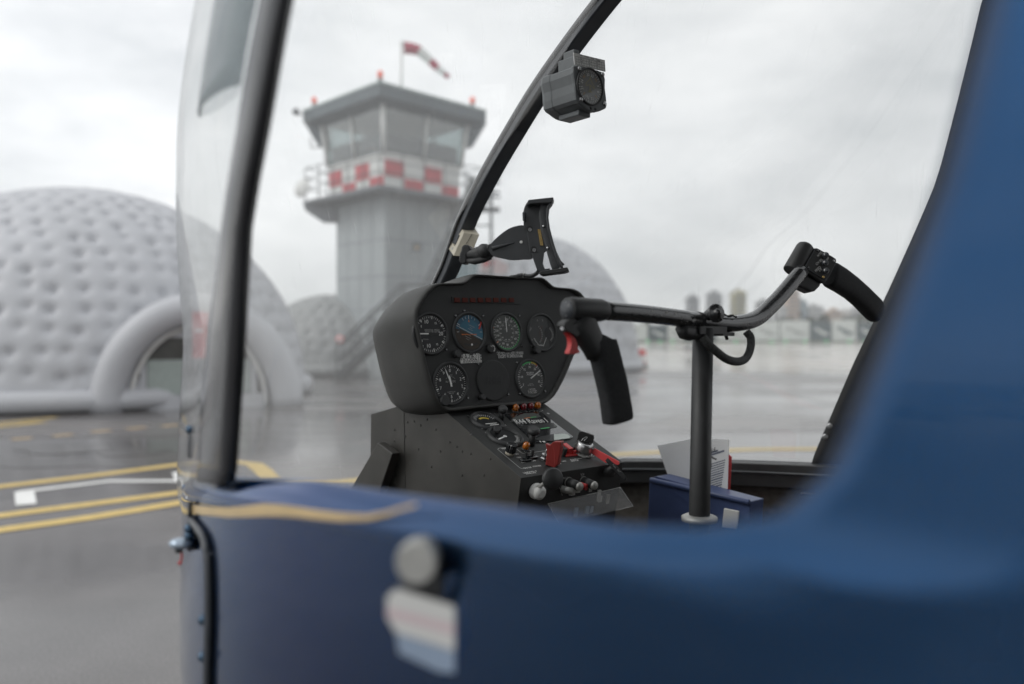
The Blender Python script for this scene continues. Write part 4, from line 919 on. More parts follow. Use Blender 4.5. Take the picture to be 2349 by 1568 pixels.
limb(g, [(h4(800, 800, pd-.002), .0042, .004), (h4(900, 775, pd-.002), .0032, .003), (h4(1000, 748, pd-.001), .0022, .002), (h4(1080, 728, pd), .0008, .0008)], 'holder_grey'); g.lathe(h4(1163, 722, pd-.001), V((0, -1, 0)), [(.0032, 0), (.0032, .0008), (.0002, .0008)], 'white_plastic', 10)
g.build('paddle', hold, bevel=.002)
cd = 1.605
g = MB()
outer = [(1260, 200), (1560, 165), (1552, 215), (1515, 240), (1492, 320), (1484, 420), (1500, 560), (1555, 760), (1612, 930), (1665, 1030), (1735, 1030), (1755, 1075), (1560, 1108), (1420, 1130), (1378, 1108), (1350, 1050), (1300, 920), (1268, 850), (1228, 580), (1190, 520), (1186, 350), (1200, 290), (1224, 240)]
# body in strips so that the slot stays open
def pr_(pts, th=.008, m='holder_grey', d=cd): g.prism([h4(x, y, d) for x, y in pts], V((.25, 1, 0))*th, m)
pr_([(1260, 200), (1500, 205), (1500, 240), (1478, 320), (1470, 420), (1486, 560), (1530, 740), (1470, 830), (1440, 850), (1268, 850), (1228, 580), (1190, 520), (1186, 350), (1200, 290), (1224, 240)])
pr_([(1285, 850), (1440, 850), (1425, 980), (1448, 1052), (1520, 1045), (1500, 1075), (1410, 1112), (1380, 1108), (1350, 1050), (1305, 920)])
g.build('cradle', hold, bevel=.0015)
g = MB()
secs = [((1500, 225), .011), ((1450, 300), .0105), ((1440, 420), .010), ((1460, 560), .0095), ((1505, 730), .0092), ((1545, 860), .0098), ((1590, 980), .0115), ((1630, 1045), .014)]
limb(g, [(h4(*p, cd-.012), w_, .005) for p, w_ in secs], 'holder_grey', pw=3)
limb(g, [(h4(p[0]+42, p[1], cd-.022), .0028, .008) for p, w_ in secs], 'holder_grey', pw=3)
g.prism([h4(x, y, cd-.032) for x, y in [(1245, 205), (1262, 197), (1562, 164), (1555, 212), (1520, 236), (1300, 246), (1228, 268)]], V((.1, 1, 0))*.036, 'holder_grey')
g.prism([h4(x, y, cd-.036) for x, y in [(1395, 1085), (1460, 1072), (1735, 1030), (1755, 1075), (1700, 1095), (1420, 1130), (1380, 1112)]], V((.1, 1, 0))*.040, 'black_plastic')
g.prism([h4(x, y, cd-.01) for x, y in [(1176, 350), (1212, 345), (1212, 460), (1180, 455)]], V((.1, 1, 0))*.012, 'bow_paint'); g.build('cradle_rim', hold, bevel=.0016)
g = MB()
fc = Fr(h4(1400, 700, cd-.0006), V((1, 0, 0)), UP, V((0, -1, 0)))
def hq(x, y): return fc.px(*c4(x, y))
for x, y in ((1265, 560), (1318, 812)): g = MB(); fc.disc(g, hq(x, y), .0062, 'rubber', .0002, 18); fc.disc(g, hq(x+6, y+8), .004, 'black_gloss', .0006, 14); g.build('cradle_hole', hold)
for x, y in ((1432, 530), (1482, 795)): g = MB(); fc.slab(g, smooth_closed([hq(x-14, y-28), hq(x+18, y-22), hq(x+26, y+22), hq(x-8, y+28)], 2), 'rubber', .010, .0115); g.lathe(fc.p(*hq(x+5, y+12), .0185), V((0, -1, 0)), [(.0032, 0), (.0025, .0015), (.0005, .0018)], 'steel', 12); g.build('screw', hold)
g = MB(); fc.slab(g, [hq(1358, 562), hq(1408, 558), hq(1442, 768), hq(1396, 775)], 'black_plastic', .0005, .0015)
for i in range(13):
    for j in range(3): fc.disc(g, hq(1372+i*2.6+j*13, 573+i*15.3), .0010, 'brass', .0022, 6)
g.build('contact_pins', hold)
g = MB(); g.tube(spline([h4(1375, 1085, 1.60), h4(1345, 1115, 1.61), h4(1300, 1135, 1.63), h4(1240, 1140, 1.66), h4(1185, 1128, 1.68), h4(1110, 1138, 1.70), h4(1030, 1150, 1.72)], 5), [.0042]*25+[.003]*6, 'black_plastic', 10)
k_ = h4(1188, 1122, 1.668); g.tube([k_+V((0, 0, -.006)), k_+V((0, -.007, 0)), k_+V((.002, 0, .006))], .0012, 'white_plastic', 6); g.build('power_cable', hold)
# ---------------------------------------------------------------- papers, folder, card behind the post
def wl(px, py, off=.12):   # onto an upright plane inboard of the starboard wall
    return on(px, py, A(0, 1.62-off, 0), RT)
g = MB(); q = [wl(1508, 1022), wl(1600, 1004), wl(1672, 1008), wl(1668, 1150), wl(1555, 1155)]; g.prism(q, RT*.0012, 'paper')
o_ = wl(1600, 1080); fpp = Fr(wl(1600, 1080)-RT*.0006, wl(1660, 1075)-wl(1560, 1082), UP, -RT)
def pl_(x0, y0, x1, y1, wd=.0022): a_, b2 = fpp.px(x0, y0), fpp.px(x1, y1); fpp.line(g, [a_, b2], wd, 'ink_pale')
fpp.txt(g, fpp.px(1622, 1038), "TABLE", .012, 'ink_black', .0004)
for y0, x0, x1 in [(1048, 1590, 1640), (1052, 1605, 1655)]: pl_(x0, y0, x1, y0-5, .004)
for k in range(13): pl_(1585+random.uniform(0, 3)+k*.8, 1075+k*5.6, 1662, 1069+k*5.6, random.choice([.002, .003]))
g.build('paper_sheet', None); 
tag(bpy.data.objects['paper_sheet'], 'white printed paper sheet standing behind the control post in the cockpit', 'paper')
g = MB(); q = [wl(1636, 1034, .10), wl(1664, 1036, .10), wl(1678, 1048, .10), wl(1672, 1160, .10), wl(1640, 1165, .10)]; g.prism(q, RT*.002, 'red_tag')
q = [wl(1628, 1038, .102), wl(1660, 1042, .102), wl(1664, 1140, .102), wl(1672, 1160, .102), wl(1630, 1160, .102)]; g.prism(q, RT*.0008, 'paper')
fpp = Fr(wl(1645, 1100, .1035), RT*0+wl(1660, 1100)-wl(1600, 1100), UP, -RT)
for k in range(16): a_, b2 = fpp.px(1636, 1052+k*6), fpp.px(1650+random.uniform(0, 10), 1052+k*6); fpp.line(g, [a_, b2], .0022, 'ink_pale')
g.build('checklist_card', None); tag(bpy.data.objects['checklist_card'], 'white checklist card with a red edge sticking up right of the control post', 'card')
g = MB(); q0 = [wl(1490, 1098, .2), wl(1505, 1092, .2), wl(1722, 1150, .16), wl(1715, 1260, .16), wl(1484, 1230, .2)]; g.prism(q0, RT*.05, 'folder_blue')
q0 = [wl(1660, 1165, .19), wl(1695, 1172, .185), wl(1690, 1215, .185), wl(1655, 1210, .19)]; g.prism(q0, RT*.004, 'placard')
g.tube([wl(1492, 1100, .205), wl(1720, 1152, .165)], .006, 'folder_blue'); g.build('document_folder', None, bevel=.004); tag(bpy.data.objects['document_folder'], 'blurred dark blue document folder lying low behind the post', 'folder')
# ================================================================ SURROUNDINGS
def structure(name, mb, **k):
    o = mb.build(name, None, origin=(0, 0, 0), **k)
    if o.data.polygons[0].normal.z < 0: o.data.flip_normals()
    return tag(o, kind='structure')
def wet_ground():
    m = bpy.data.materials.new('wet_asphalt'); m.use_nodes = True; t = m.node_tree; b = t.nodes['Principled BSDF']
    tcn = t.nodes.new('ShaderNodeTexCoord'); 
    def noise(sc, det, mapsc=(1, 1, 1)):
        mp_ = t.nodes.new('ShaderNodeMapping'); mp_.inputs['Scale'].default_value = mapsc; n = t.nodes.new('ShaderNodeTexNoise'); n.inputs['Scale'].default_value = sc; n.inputs['Detail'].default_value = det
        t.links.new(tcn.outputs['Object'], mp_.inputs[0]); t.links.new(mp_.outputs[0], n.inputs['Vector']); return n.outputs[0]
    def ramp(src, p0, c0, p1, c1):
        r = t.nodes.new('ShaderNodeValToRGB'); r.color_ramp.elements[0].position = p0; r.color_ramp.elements[0].color = (*c0, 1); r.color_ramp.elements[1].position = p1; r.color_ramp.elements[1].color = (*c1, 1); t.links.new(src, r.inputs[0]); return r.outputs[0]
    patch = noise(.16, 4, (.55, 1.3, 1)); grain = noise(90, 2); mid = noise(2.2, 4)
    base = ramp(patch, .42, (.115, .108, .106), .62, (.21, .194, .186))
    mx = t.nodes.new('ShaderNodeMixRGB'); mx.blend_type = 'MULTIPLY'; mx.inputs[0].default_value = .55; t.links.new(base, mx.inputs[1]); t.links.new(ramp(grain, .3, (.45, .45, .45), .7, (1.4, 1.4, 1.4)), mx.inputs[2])
    mx2 = t.nodes.new('ShaderNodeMixRGB'); mx2.blend_type = 'MULTIPLY'; mx2.inputs[0].default_value = .5; t.links.new(mx.outputs[0], mx2.inputs[1]); t.links.new(ramp(mid, .3, (.75, .75, .75), .7, (1.15, 1.15, 1.15)), mx2.inputs[2])
    t.links.new(mx2.outputs[0], b.inputs['Base Color']); t.links.new(ramp(patch, .40, (.06, .06, .06), .56, (.30, .30, .30)), b.inputs['Roughness'])
    b.inputs['Specular IOR Level'].default_value = .5
    bp = t.nodes.new('ShaderNodeBump'); bp.inputs['Strength'].default_value = .10; bp.inputs['Distance'].default_value = .002; t.links.new(grain, bp.inputs['Height'])
    t.links.new(bp.outputs[0], b.inputs['Normal']); M['wet_asphalt'] = m
wet_ground()
mat('pale_concrete', (.42, .38, .33), .15, var=.15, vscale=.08, rvar=.10)
mat('brown_soil', (.14, .115, .095), .4, var=.3, vscale=.3)
mat('grass', (.05, .075, .03), .9, var=.4, vscale=2)
b = MB(); b.add([(-2500, -2500, 0), (2500, -2500, 0), (2500, 2500, 0), (-2500, 2500, 0)], [(0, 1, 2, 3)], 'wet_asphalt'); structure('ground', b)
b = MB(); b.add([(-20, 44, .004), (-4, 34, .004), (14, 32, .004), (60, 42, .004), (160, 58, .004), (160, 150, .004), (-40, 150, .004)], [(0, 1, 2, 3, 4, 5, 6)], 'pale_concrete'); structure('pavement', b)
b = MB(); b.add([(-400, 150, .008), (400, 150, .008), (500, 185, .008), (-500, 185, .008)], [(0, 1, 2, 3)], 'grass'); structure('grass_verge', b)
# painted markings (one thing per marking)
def stripe(pts, wd, m, z=.004, cut=False):
    g = MB(); pts = [V((p[0], p[1], 0)) for p in pts]; L2 = []; R2 = []
    for i, p in enumerate(pts):
        d = (pts[min(i+1, len(pts)-1)]-pts[max(i-1, 0)]).normalized(); n_ = V((-d.y, d.x, 0)); L2.append(p+n_*wd/2+UP*z); R2.append(p-n_*wd/2+UP*z)
    g.rings([L2, R2], m, False, False, False, False); return g
def g2(px, py): p = G(px, py); return (p.x, p.y)
def ext(p, q, k): return (p[0]+(p[0]-q[0])*k, p[1]+(p[1]-q[1])*k)
pA = [g2(0, 1116), g2(220, 1090), g2(437, 1062)]; pA = [ext(pA[0], pA[1], 3)]+pA+[(-3.3, 9.42), (-3.0, 9.25), (-2.75, 8.8), (-2.5, 8.25)]
pB = [g2(0, 1183), g2(437, 1127)]; pB = [ext(pB[0], pB[1], 3)]+pB+[(-2.75, 7.85), (-2.5, 7.95)]
pC = [g2(0, 1216), g2(220, 1185), g2(437, 1149), g2(660, 1112), g2(810, 1103), (-.4, 9.15), g2(1420, 1042), g2(1640, 1034), g2(1860, 1030)]; pC = [(-8.5, -1), (-7.5, .5), (-6.6, 1.6), (-6.05, 2.4), (-5.95, 3.2), (-5.9, 4.1), (-5.2, 4.95)]+pC+[(9, 10.4), (30, 9.5)]
structure('lane_line', stripe(pA, .20, 'yellow_paint')); structure('lane_line', stripe(pB, .20, 'yellow_paint', .0045)); structure('lane_line', stripe([(p.x, p.y) for p in spline([V((*p, 0)) for p in pC], 6)], .20, 'yellow_paint', .005))
structure('bay_mark', stripe([g2(45, 1129), g2(250, 1104), g2(440, 1103)], .12, 'white_paint', .0045))
b = MB(); b.add([G(x, y)+UP*.005 for x, y in [(33, 1129), (78, 1125), (84, 1156), (36, 1160)]], [(0, 1, 2, 3)], 'white_paint'); b.add([G(x, y)+UP*.005 for x, y in [(395, 1084), (436, 1081), (438, 1107), (402, 1105)]], [(0, 1, 2, 3)], 'white_paint'); structure('bay_mark', b)
structure('lane_line', stripe([g2(-60, 985), g2(0, 978), g2(100, 967)], .28, 'yellow_paint')); structure('lane_line', stripe([g2(-60, 975), g2(0, 970), g2(130, 957)], .16, 'yellow_paint', .0045))
for cx_, cy_, hw in [(-60, 1015, 25), (50, 1006, 23), (144, 998, 22), (231, 989, 22), (312, 982, 21), (391, 976, 19)]:
    structure('lane_dash', stripe([g2(cx_-hw, cy_+2), g2(cx_+hw, cy_-2)], .22, 'yellow_dull', .004))
# puddle streaks
mat('puddle', (.12, .115, .112), .16, var=.15, vscale=1.5)
for px, py, a_, b_ in [(150, 1027, .7, .5), (305, 1037, .5, .3), (90, 1060, .9, .35), (310, 1061, .6, .3), (715, 1000, 1.2, .5), (640, 970, 1.0, .5), (620, 985, 1.3, .4), (740, 970, 1.0, .4), (1350, 1003, .9, .35), (1340, 965, 1.6, .5), (1380, 950, 1.6, .5), (700, 925, 2, .6), (620, 905, 2, .6)]:
    c = G(px, py); b = MB(); n = 22; ph = [random.uniform(0, 6.28) for _ in range(3)]
    b.add([V((c.x+a_*math.cos(t)*(1+.18*math.sin(2*t+ph[0])+.10*math.sin(5*t+ph[1])), c.y+b_*math.sin(t)*(1+.18*math.sin(2*t+ph[0])+.10*math.sin(5*t+ph[1])), .0030+.00005*(px % 17))) for t in np.linspace(0, 6.283, n, endpoint=False)], [list(range(n))], 'puddle'); structure('puddle', b)
# ---------------------------------------------------------------- control tower
TX, TY = -4.5, 30.5
tower = empty('control_tower', (TX, TY, 0), 'grey control tower with a glazed cab, red and white checkered band and dark overhanging roof', 'tower')
def dia(h, z): return [V((TX, TY-h, z)), V((TX+h, TY, z)), V((TX, TY+h, z)), V((TX-h, TY, z))]
b = MB(); b.rings([dia(2.22, 0), dia(2.22, 6.48)], 'tower_grey', False); 
for z in (1.2, 2.4, 3.6, 4.9): b.rings([dia(2.224, z), dia(2.224, z+.03)], 'deck_grey', False, c0=False, c1=False)
for k in (0, 3):
    for u in (.25, .5, .75):
        a_, c_ = dia(2.222, 0), dia(2.222, 6.45); b.tube([a_[k].lerp(a_[(k+1) % 4], u), c_[k].lerp(c_[(k+1) % 4], u)], .012, 'deck_grey', 4)
b.build('shaft', tower)
b = MB(); b.rings([dia(3.45, 6.48), dia(3.5, 6.5), dia(3.5, 6.62)], 'deck_grey', False)
for sx_ in (-1, 1): b.prism([V((TX+sx_*x, TY+.15, z)) for x, z in ((3.45, 6.48), (2.2, 6.48), (2.15, 5.8), (2.72, 5.8), (3.38, 6.25))], V((0, -.3, 0)), 'deck_grey')
for k in range(4):
    c_ = dia(3.4, 6.44)
    for j in range(1, 9): b.tube([c_[k].lerp(c_[(k+1) % 4], j/9), V((TX, TY, 6.44)).lerp(c_[k].lerp(c_[(k+1) % 4], j/9), .6)], .03, 'stair_steel', 4)
b.build('balcony', tower)
b = MB(); b.rings([dia(2.44, 6.62), dia(2.52, 7.9)], 'tower_white', False); wall = b.build('cab_wall', tower)
b = MB(); b.rings([dia(2.3, 6.7), dia(2.42, 8.65)], 'tower_dark', False); b.build('control_desk', tower)
def face(k, h0, z0, h1, z1, u, v, off=0):
    A0, A1 = dia(h0, z0), dia(h1, z1); p = A0[k].lerp(A0[(k+1) % 4], u).lerp(A1[k].lerp(A1[(k+1) % 4], u), v)
    nrm = V((p.x-TX, p.y-TY, 0)); mid_ = (A0[k]+A0[(k+1) % 4])/2-V((TX, TY, z0)); mid_.z = 0; return p+mid_.normalized()*off
for k in (3, 0):
    for i in range(4):
        for row, (v0, v1) in enumerate(((.40, .85), (.03, .40))):
            if (i+row) % 2 == 0:
                g = MB(); u0, u1 = i/4+.004, (i+1)/4-.004; q = [face(k, 2.44, 6.62, 2.52, 7.9, u, v, .006) for u, v in ((u0, v0), (u1, v0), (u1, v1), (u0, v1))]
                nn = (q[1]-q[0]).cross(q[3]-q[0]).normalized(); g.prism(q, nn*.02, 'tower_red'); g.build('red_panel', wall)
for k in range(4):
    g = MB()
    for u0, u1 in ((.02, .49), (.51, .98)): g.add([face(k, 2.53, 7.9, 2.80, 9.6, u, v, -.03) for u, v in ((u0, 0), (u1, 0), (u1, 1), (u0, 1))], [(0, 1, 2, 3)], 'tower_glass')
    g.build('cab_window', tower)
    g = MB()
    for u in (0, .5):
        g.tube([face(k, 2.53, 7.86, 2.80, 9.62, u, 0, .0), face(k, 2.53, 7.86, 2.80, 9.62, u, 1, .0)], .085 if u == 0 else .06, 'tower_white', 8)
    g.tube([face(k, 2.53, 7.9, 2.80, 9.6, 0, 0, 0), face(k, 2.53, 7.9, 2.80, 9.6, 1, 0, 0)], .05, 'tower_white', 8); g.build('window_frame', tower)
b = MB(); b.rings([dia(2.6, 9.44), dia(2.72, 9.45)], 'tower_white', False, c1=False); b.rings([dia(2.72, 9.45), dia(2.80, 9.5), dia(3.45, 9.62), dia(3.5, 9.66), dia(3.5, 10.05)], 'tower_dark', False); b.rings([dia(3.54, 10.05), dia(3.54, 10.12)], 'roof_edge', False)
for sx_ in (-1, 1):
    b.prism([V((TX+sx_*x, TY, z)) for x, z in ((3.5, 9.7), (2.6, 9.7), (2.55, 8.6), (2.78, 8.75), (2.95, 8.78))], V((0, .5, 0)), 'tower_dark')
roof = b.build('roof', tower)
for x, y in ((0, -3.3), (-3.0, -.3), (3.0, -.3)):
    g = MB(); c = V((TX+x, TY+y, 10.12)); g.lathe(c, UP, [(.09, 0), (.09, .1), (.05, .1), (.05, .16)], 'deck_grey', 12); g.lathe(c, UP, [(.09, .16), (.10, .30), (.08, .38), (.02, .42)], 'beacon_red', 12); g.build('beacon', roof)
g = MB(); hr = 3.42; cs = dia(hr, 6.62)
for k in range(4):
    for j in range(5):
        p = cs[k].lerp(cs[(k+1) % 4], j/5); g.tube([p, p+UP*1.25], .022, 'stair_steel', 6)
    for z in (.45, .85, 1.25): g.tube([cs[k]+UP*z, cs[(k+1) % 4]+UP*z], .02, 'stair_steel', 6)
g.build('railing', tower)
g = MB(); c = P(690, 430, 29.8); g.lathe(c, V((-.5, -1, .2)), [(.0, .06), (.2, .03), (.36, -.06), (.37, -.07)], 'placard', 18); g.tube([c, c+V((.25, .2, 0))], .03, 'stair_steel', 6); g.build('dish_antenna', tower)
g = MB(); c = P(679, 256, 30.3); g.ball(c, .14, 'stair_steel'); g.tube([c, P(686, 262, 30.4), P(703, 262, 30.4)], .03, 'stair_steel', 6); g.build('camera_arm', tower)
g = MB(); g.tube([P(712, 318, 30.4), P(714, 338, 30.4), P(732, 338, 30.4)], .03, 'stair_steel', 6); g.build('lamp_bracket', tower)
g = MB(); c = P(955, 566, 28.6); g.box(c, (.15, .12, 0), (-.06, .08, 0), (0, 0, .17), 'deck_grey'); g.box(c+V((.02, -.09, -.03)), (.07, .05, 0), (-.01, .02, 0), (0, 0, .08), 'yellow_dull'); g.build('wall_lamp', tower)
# steel stair
YS = 26.9
def S_(px, py, y=YS): return P(px, py, y)
g = MB(); fl1 = (S_(772, 866), S_(920, 722)); ld = (S_(920, 722), S_(972, 722)); fl2 = (S_(972, 722), S_(1085, 478))
for yy in (0, .9):
    o_ = V((0, yy, 0)); k_ = YS and 1
    for a_, b_ in (fl1, ld, fl2): g.tube([a_+o_, b_+o_], (.05, .14), 'stair_steel', 8)
for a_, b_ in (fl1, fl2):
    n_ = 11
    for i in range(n_+1):
        p = a_.lerp(b_, i/n_); g.box(p+V((0, .45, .05)), (.13, 0, 0), (0, .42, 0), (0, 0, .015), 'stair_steel')
g.box((ld[0]+ld[1])/2+V((0, .45, .03)), ((ld[1]-ld[0]).x/2, 0, 0), (0, .45, 0), (0, 0, .02), 'stair_steel')
g.box(fl2[1]+V((.45, .45, .03)), (.45, 0, 0), (0, .45, 0), (0, 0, .02), 'stair_steel')
g.build('stair_flight', tower)
g = MB()
for yy in (0, .9):
    o_ = V((0, yy, 0))
    for h_ in (.55, 1.05):
        g.tube([fl1[0]+o_+UP*h_, fl1[1]+o_+UP*h_, ld[1]+o_+UP*h_, fl2[1]+o_+UP*h_, fl2[1]+o_+UP*h_+V((.9, 0, 0))], .045, 'stair_steel', 6)
    for a_, b_, n_ in ((*fl1, 4), (*ld, 1), (*fl2, 4)):
        for i in range(n_+1): p = a_.lerp(b_, i/n_)+o_; g.tube([p, p+UP*1.05], .035, 'stair_steel', 6)
g.build('handrail', tower)
g = MB()
for x in (S_(922, 722).x, S_(1078, 478).x, S_(1126, 478).x):
    for yy in (.02, .9): g.tube([V((x, YS+yy, 0)), V((x, YS+yy, 6.9 if x > S_(1000, 700).x else S_(922, 722).z))], .05, 'stair_steel', 6)
for z in np.arange(1.2, 6.9, .8): g.tube([V((S_(1078, 478).x, YS+.02, z)), V((S_(1126, 478).x, YS+.02, z))], .03, 'stair_steel', 6)
g.build('stair_post', tower)
g = MB(); c = S_(780, 778, YS-.1); g.lathe(c, V((0, -1, 0)), [(.13, 0), (.13, .02), (.01, .02)], 'red_tag', 18); g.lathe(c+V((0, -.021, 0)), V((0, -1, 0)), [(.085, 0), (.085, .004), (.01, .004)], 'white_plastic', 18); g.build('round_sign', tower)
# windsock on the tower roof
wsk = empty('windsock', P(921, 225, 30.4)*1, 'red and white striped windsock drooping from a white pole above the tower roof', 'windsock')
wsk.location.z = 10.12; ORG[wsk.name].z = 10.12
g = MB(); pt0 = P(921, 92, 30.4); g.tube([V((pt0.x, pt0.y, 10.12)), pt0], .045, 'tower_white', 8); g.build('pole', wsk)
sp = spline([P(*q_, 30.4) for q_ in [(929, 109), (957, 114), (979, 131), (1000, 152), (1018, 167), (1029, 177)]], 4); L3 = len(sp)
rs_ = [lerp(.23, .085, i/(L3-1)) for i in range(L3)]
g = MB()
cut = [0, 5, 10, 13, 17, L3-1]
for k in range(5):
    g.tube(sp[cut[k]:cut[k+1]+1], rs_[cut[k]:cut[k+1]+1], 'sock_red' if k % 2 == 0 else 'tower_white', 12, caps=False)
g.build('sock', wsk); g = MB(); c = sp[0]; g.tube([c+V((-.02, 0, z)) for z in (-.25, .25)], .025, 'stair_steel', 6); g.tube([pt0-UP*.05, c], .02, 'stair_steel', 6); g.build('sock_ring', wsk)
# ---------------------------------------------------------------- inflatable quilted domes
def dome(name, cx, cy, R, H, sp_, m, label, nphi=300, nth=84, depth=.11, sig=.075, face=None, group=None):
    root = empty(name, (cx, cy, 0), label, 'inflatable tent', group)
    rowsn = int(R*math.pi/2/sp_); verts = np.zeros((nth+1, nphi, 3))
    th = np.linspace(0, math.pi/2-.01, nth+1); ph = np.linspace(0, 2*math.pi, nphi, endpoint=False)
    for i, e in enumerate(th):
        disp = np.zeros(nphi)
        k0 = e*R/sp_
        for k in (math.floor(k0), math.floor(k0)+1):
            if k < 1: continue
            ek = k*sp_/R; cnt = max(6, round(2*math.pi*R*math.cos(ek)/sp_)) if ek < 1.5 else 0
            if not cnt: continue
            o_ = .5*(k % 2); idx = np.round(ph/(2*math.pi)*cnt-o_)+o_; ii = idx.astype(int) % cnt
            hsh = np.abs(np.sin(ii*12.9898+k*78.233)*43758.5453) % 1; hs2 = np.abs(np.sin(ii*39.346+k*11.135)*24634.6345) % 1
            dphi = (ph-idx*2*math.pi/cnt)*R*math.cos(e)+(hsh-.5)*sp_*.35; de = (e-ek)*R+(hs2-.5)*sp_*.35
            r2 = dphi**2+de**2; disp += depth*(.55+.7*hs2)*np.exp(-r2/(2*sig**2))+.02*np.clip(1-np.sqrt(r2)/(sp_*.7), 0, 1)
        rr_ = 1-disp/R
        fl = 1.0
        verts[i, :, 0] = cx+R*rr_*math.cos(e)*np.cos(ph)*fl; verts[i, :, 1] = cy+R*rr_*math.cos(e)*np.sin(ph)*fl; verts[i, :, 2] = .25+(H-.25)*rr_*math.sin(e)
    rws = [[V(v) for v in verts[i]] for i in range(nth+1)]
    g = MB(); g.rings(rws, m, True, True, False, True); g.build('quilted_shell', root, weld=False)
    g = MB(); ring = [V((cx+(R+.02)*math.cos(a), cy+(R+.02)*math.sin(a), .22)) for a in np.linspace(0, 2*math.pi, 97)]; g.tube(ring, (.20, .22), m, 10, hint=(0, 0, 1)); g.build('base_skirt', root)
    return root
d1_ = dome('inflatable_dome', -10.74, 20.1, 5.35, 5.15, .50, 'tent_white', 'large white quilted inflatable dome with an arched entrance, left of the tower', 480, 120)
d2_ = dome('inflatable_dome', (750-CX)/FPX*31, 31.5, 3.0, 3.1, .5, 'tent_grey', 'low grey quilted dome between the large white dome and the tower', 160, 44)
d3_ = dome('inflatable_dome', (1225-CX)/FPX*34.5, 35, 4.6, 5.85, .62, 'tent_white', 'pale quilted dome behind the instrument panel, right of the tower', 220, 60, .2, .13)
# entrance arch of the big dome
ac = V((-6.35, 16.2, 0)); an = V((.36, -.93, 0)).normalized(); ax_ = V((-an.y, an.x, 0)); 
g = MB()
def archp(r, hz, off, n_=28): return [ac+ax_*(-r*math.cos(a))+UP*(hz*math.sin(a))+an*off for a in np.linspace(0, math.pi, n_)]
ap = archp(1.72, 2.02, 0); ap = [ap[0]-UP*.0]+ap; g.tube(ap, .33, 'tent_white', 16, hint=an); g.rings([archp(1.72, 2.05, .0), archp(1.72, 2.05, -2.2)], 'tent_white', True, False, False, False)
g.tube(archp(1.30, 1.68, -.02), .045, 'white_plastic', 8, hint=an); arch = g.build('entrance_arch', d1_)
g = MB(); g.prism(archp(1.36, 1.72, -.15), an*-.06, 'door_dark'); dd = g.build('entrance_door', d1_)
for x, z0, z1, w_ in [(-.62, .30, 1.0, .36), (.62, .30, 1.0, .36)]:
    g = MB(); g.box(ac+ax_*x+UP*(z0+z1)/2-an*.13, ax_*w_, an*.01, UP*(z1-z0)/2, 'door_pane'); g.build('lower_pane', dd)
g = MB()
for x in (-1.05, 0, 1.05): g.box(ac+ax_*x+UP*.8-an*.11, ax_*.05, an*.03, UP*.8, 'tent_white')
for z, hw_, hh in ((.14, 1.30, .14), (1.5, 1.0, .05)): g.box(ac+UP*z-an*.105, ax_*hw_, an*.035, UP*hh, 'tent_white')
g.build('door_frame', dd)
# red cabinet beside the entrance
g = MB(); c = P(461, 768, 14.6); g.box(c, (.12, 0, 0), (0, .12, 0), (0, 0, .42), 'hydrant_red'); g.box(c+V((0, -.125, .08)), (.08, 0, 0), (0, .01, 0), (0, 0, .03), 'white_plastic'); g.box(V((c.x, c.y, (c.z-.42)/2)), (.05, 0, 0), (0, .05, 0), (0, 0, (c.z-.42)/2), 'deck_grey')
tag(g.build('fire_cabinet', None, bevel=.02), 'red fire cabinet on a short post beside the dome entrance', 'cabinet')
# teal feather banner and red emblem by the right dome
fb = empty('feather_banner', V((P(1062, 700, 25).x, 25, 0)), 'dark teal feather banner leaning on its pole behind the instrument panel', 'banner')
g = MB(); g.prism([P(x, y, 25) for x, y in [(1016, 668), (1038, 625), (1060, 598), (1082, 590), (1098, 600), (1092, 632), (1070, 655)]], V((0, .02, 0)), 'teal_cloth'); g.build('cloth', fb)
g = MB(); g.tube([V((P(1084, 660, 25).x, 25.02, 0)), P(1082, 640, 25.02), P(1077, 600, 25.02), P(1070, 588, 25.02)], .025, 'tower_white', 6); g.build('pole', fb)
g = MB(); f = Fr(P(1135, 610, 29.6), V((1, 0, 0)), UP, V((0, -1, 0))); f.slab(g, [(-.55, -.28), (.45, -.3), (.5, .05), (.1, .3), (-.5, .28)], 'pale_pink', -.05, 0); f.slab(g, [(-.42, .0), (-.05, .02), (-.02, .2), (-.42, .2)], 'hydrant_red', 0, .02)
for x in (-.4, .4): g.tube([f.p(x, -.25, -.02), V((f.p(x, 0).x, f.p(x, 0).y+.02, 0))], .03, 'deck_grey', 6)
tag(g.build('notice_board', None), 'small pink notice board with a red patch in front of the pale dome', 'board')
# red and white marker barrel
mk = empty('marker_barrel', G(1469, 842)*1, 'small red and white marker on a black base, alone on the wet pavement', 'marker'); c = ORG[mk.name]
g = MB(); g.lathe(c, UP, [(.34, 0), (.34, .10), (.24, .16)], 'rubber', 18); g.build('base', mk)
g = MB(); g.lathe(c, UP, [(.20, .14), (.27, .24), (.27, .30)], 'hydrant_red', 18); g.lathe(c, UP, [(.27, .30), (.28, .56)], 'tower_white', 18); g.lathe(c, UP, [(.28, .56), (.26, .74), (.16, .84), (.02, .86)], 'hydrant_red', 18); g.build('drum', mk)
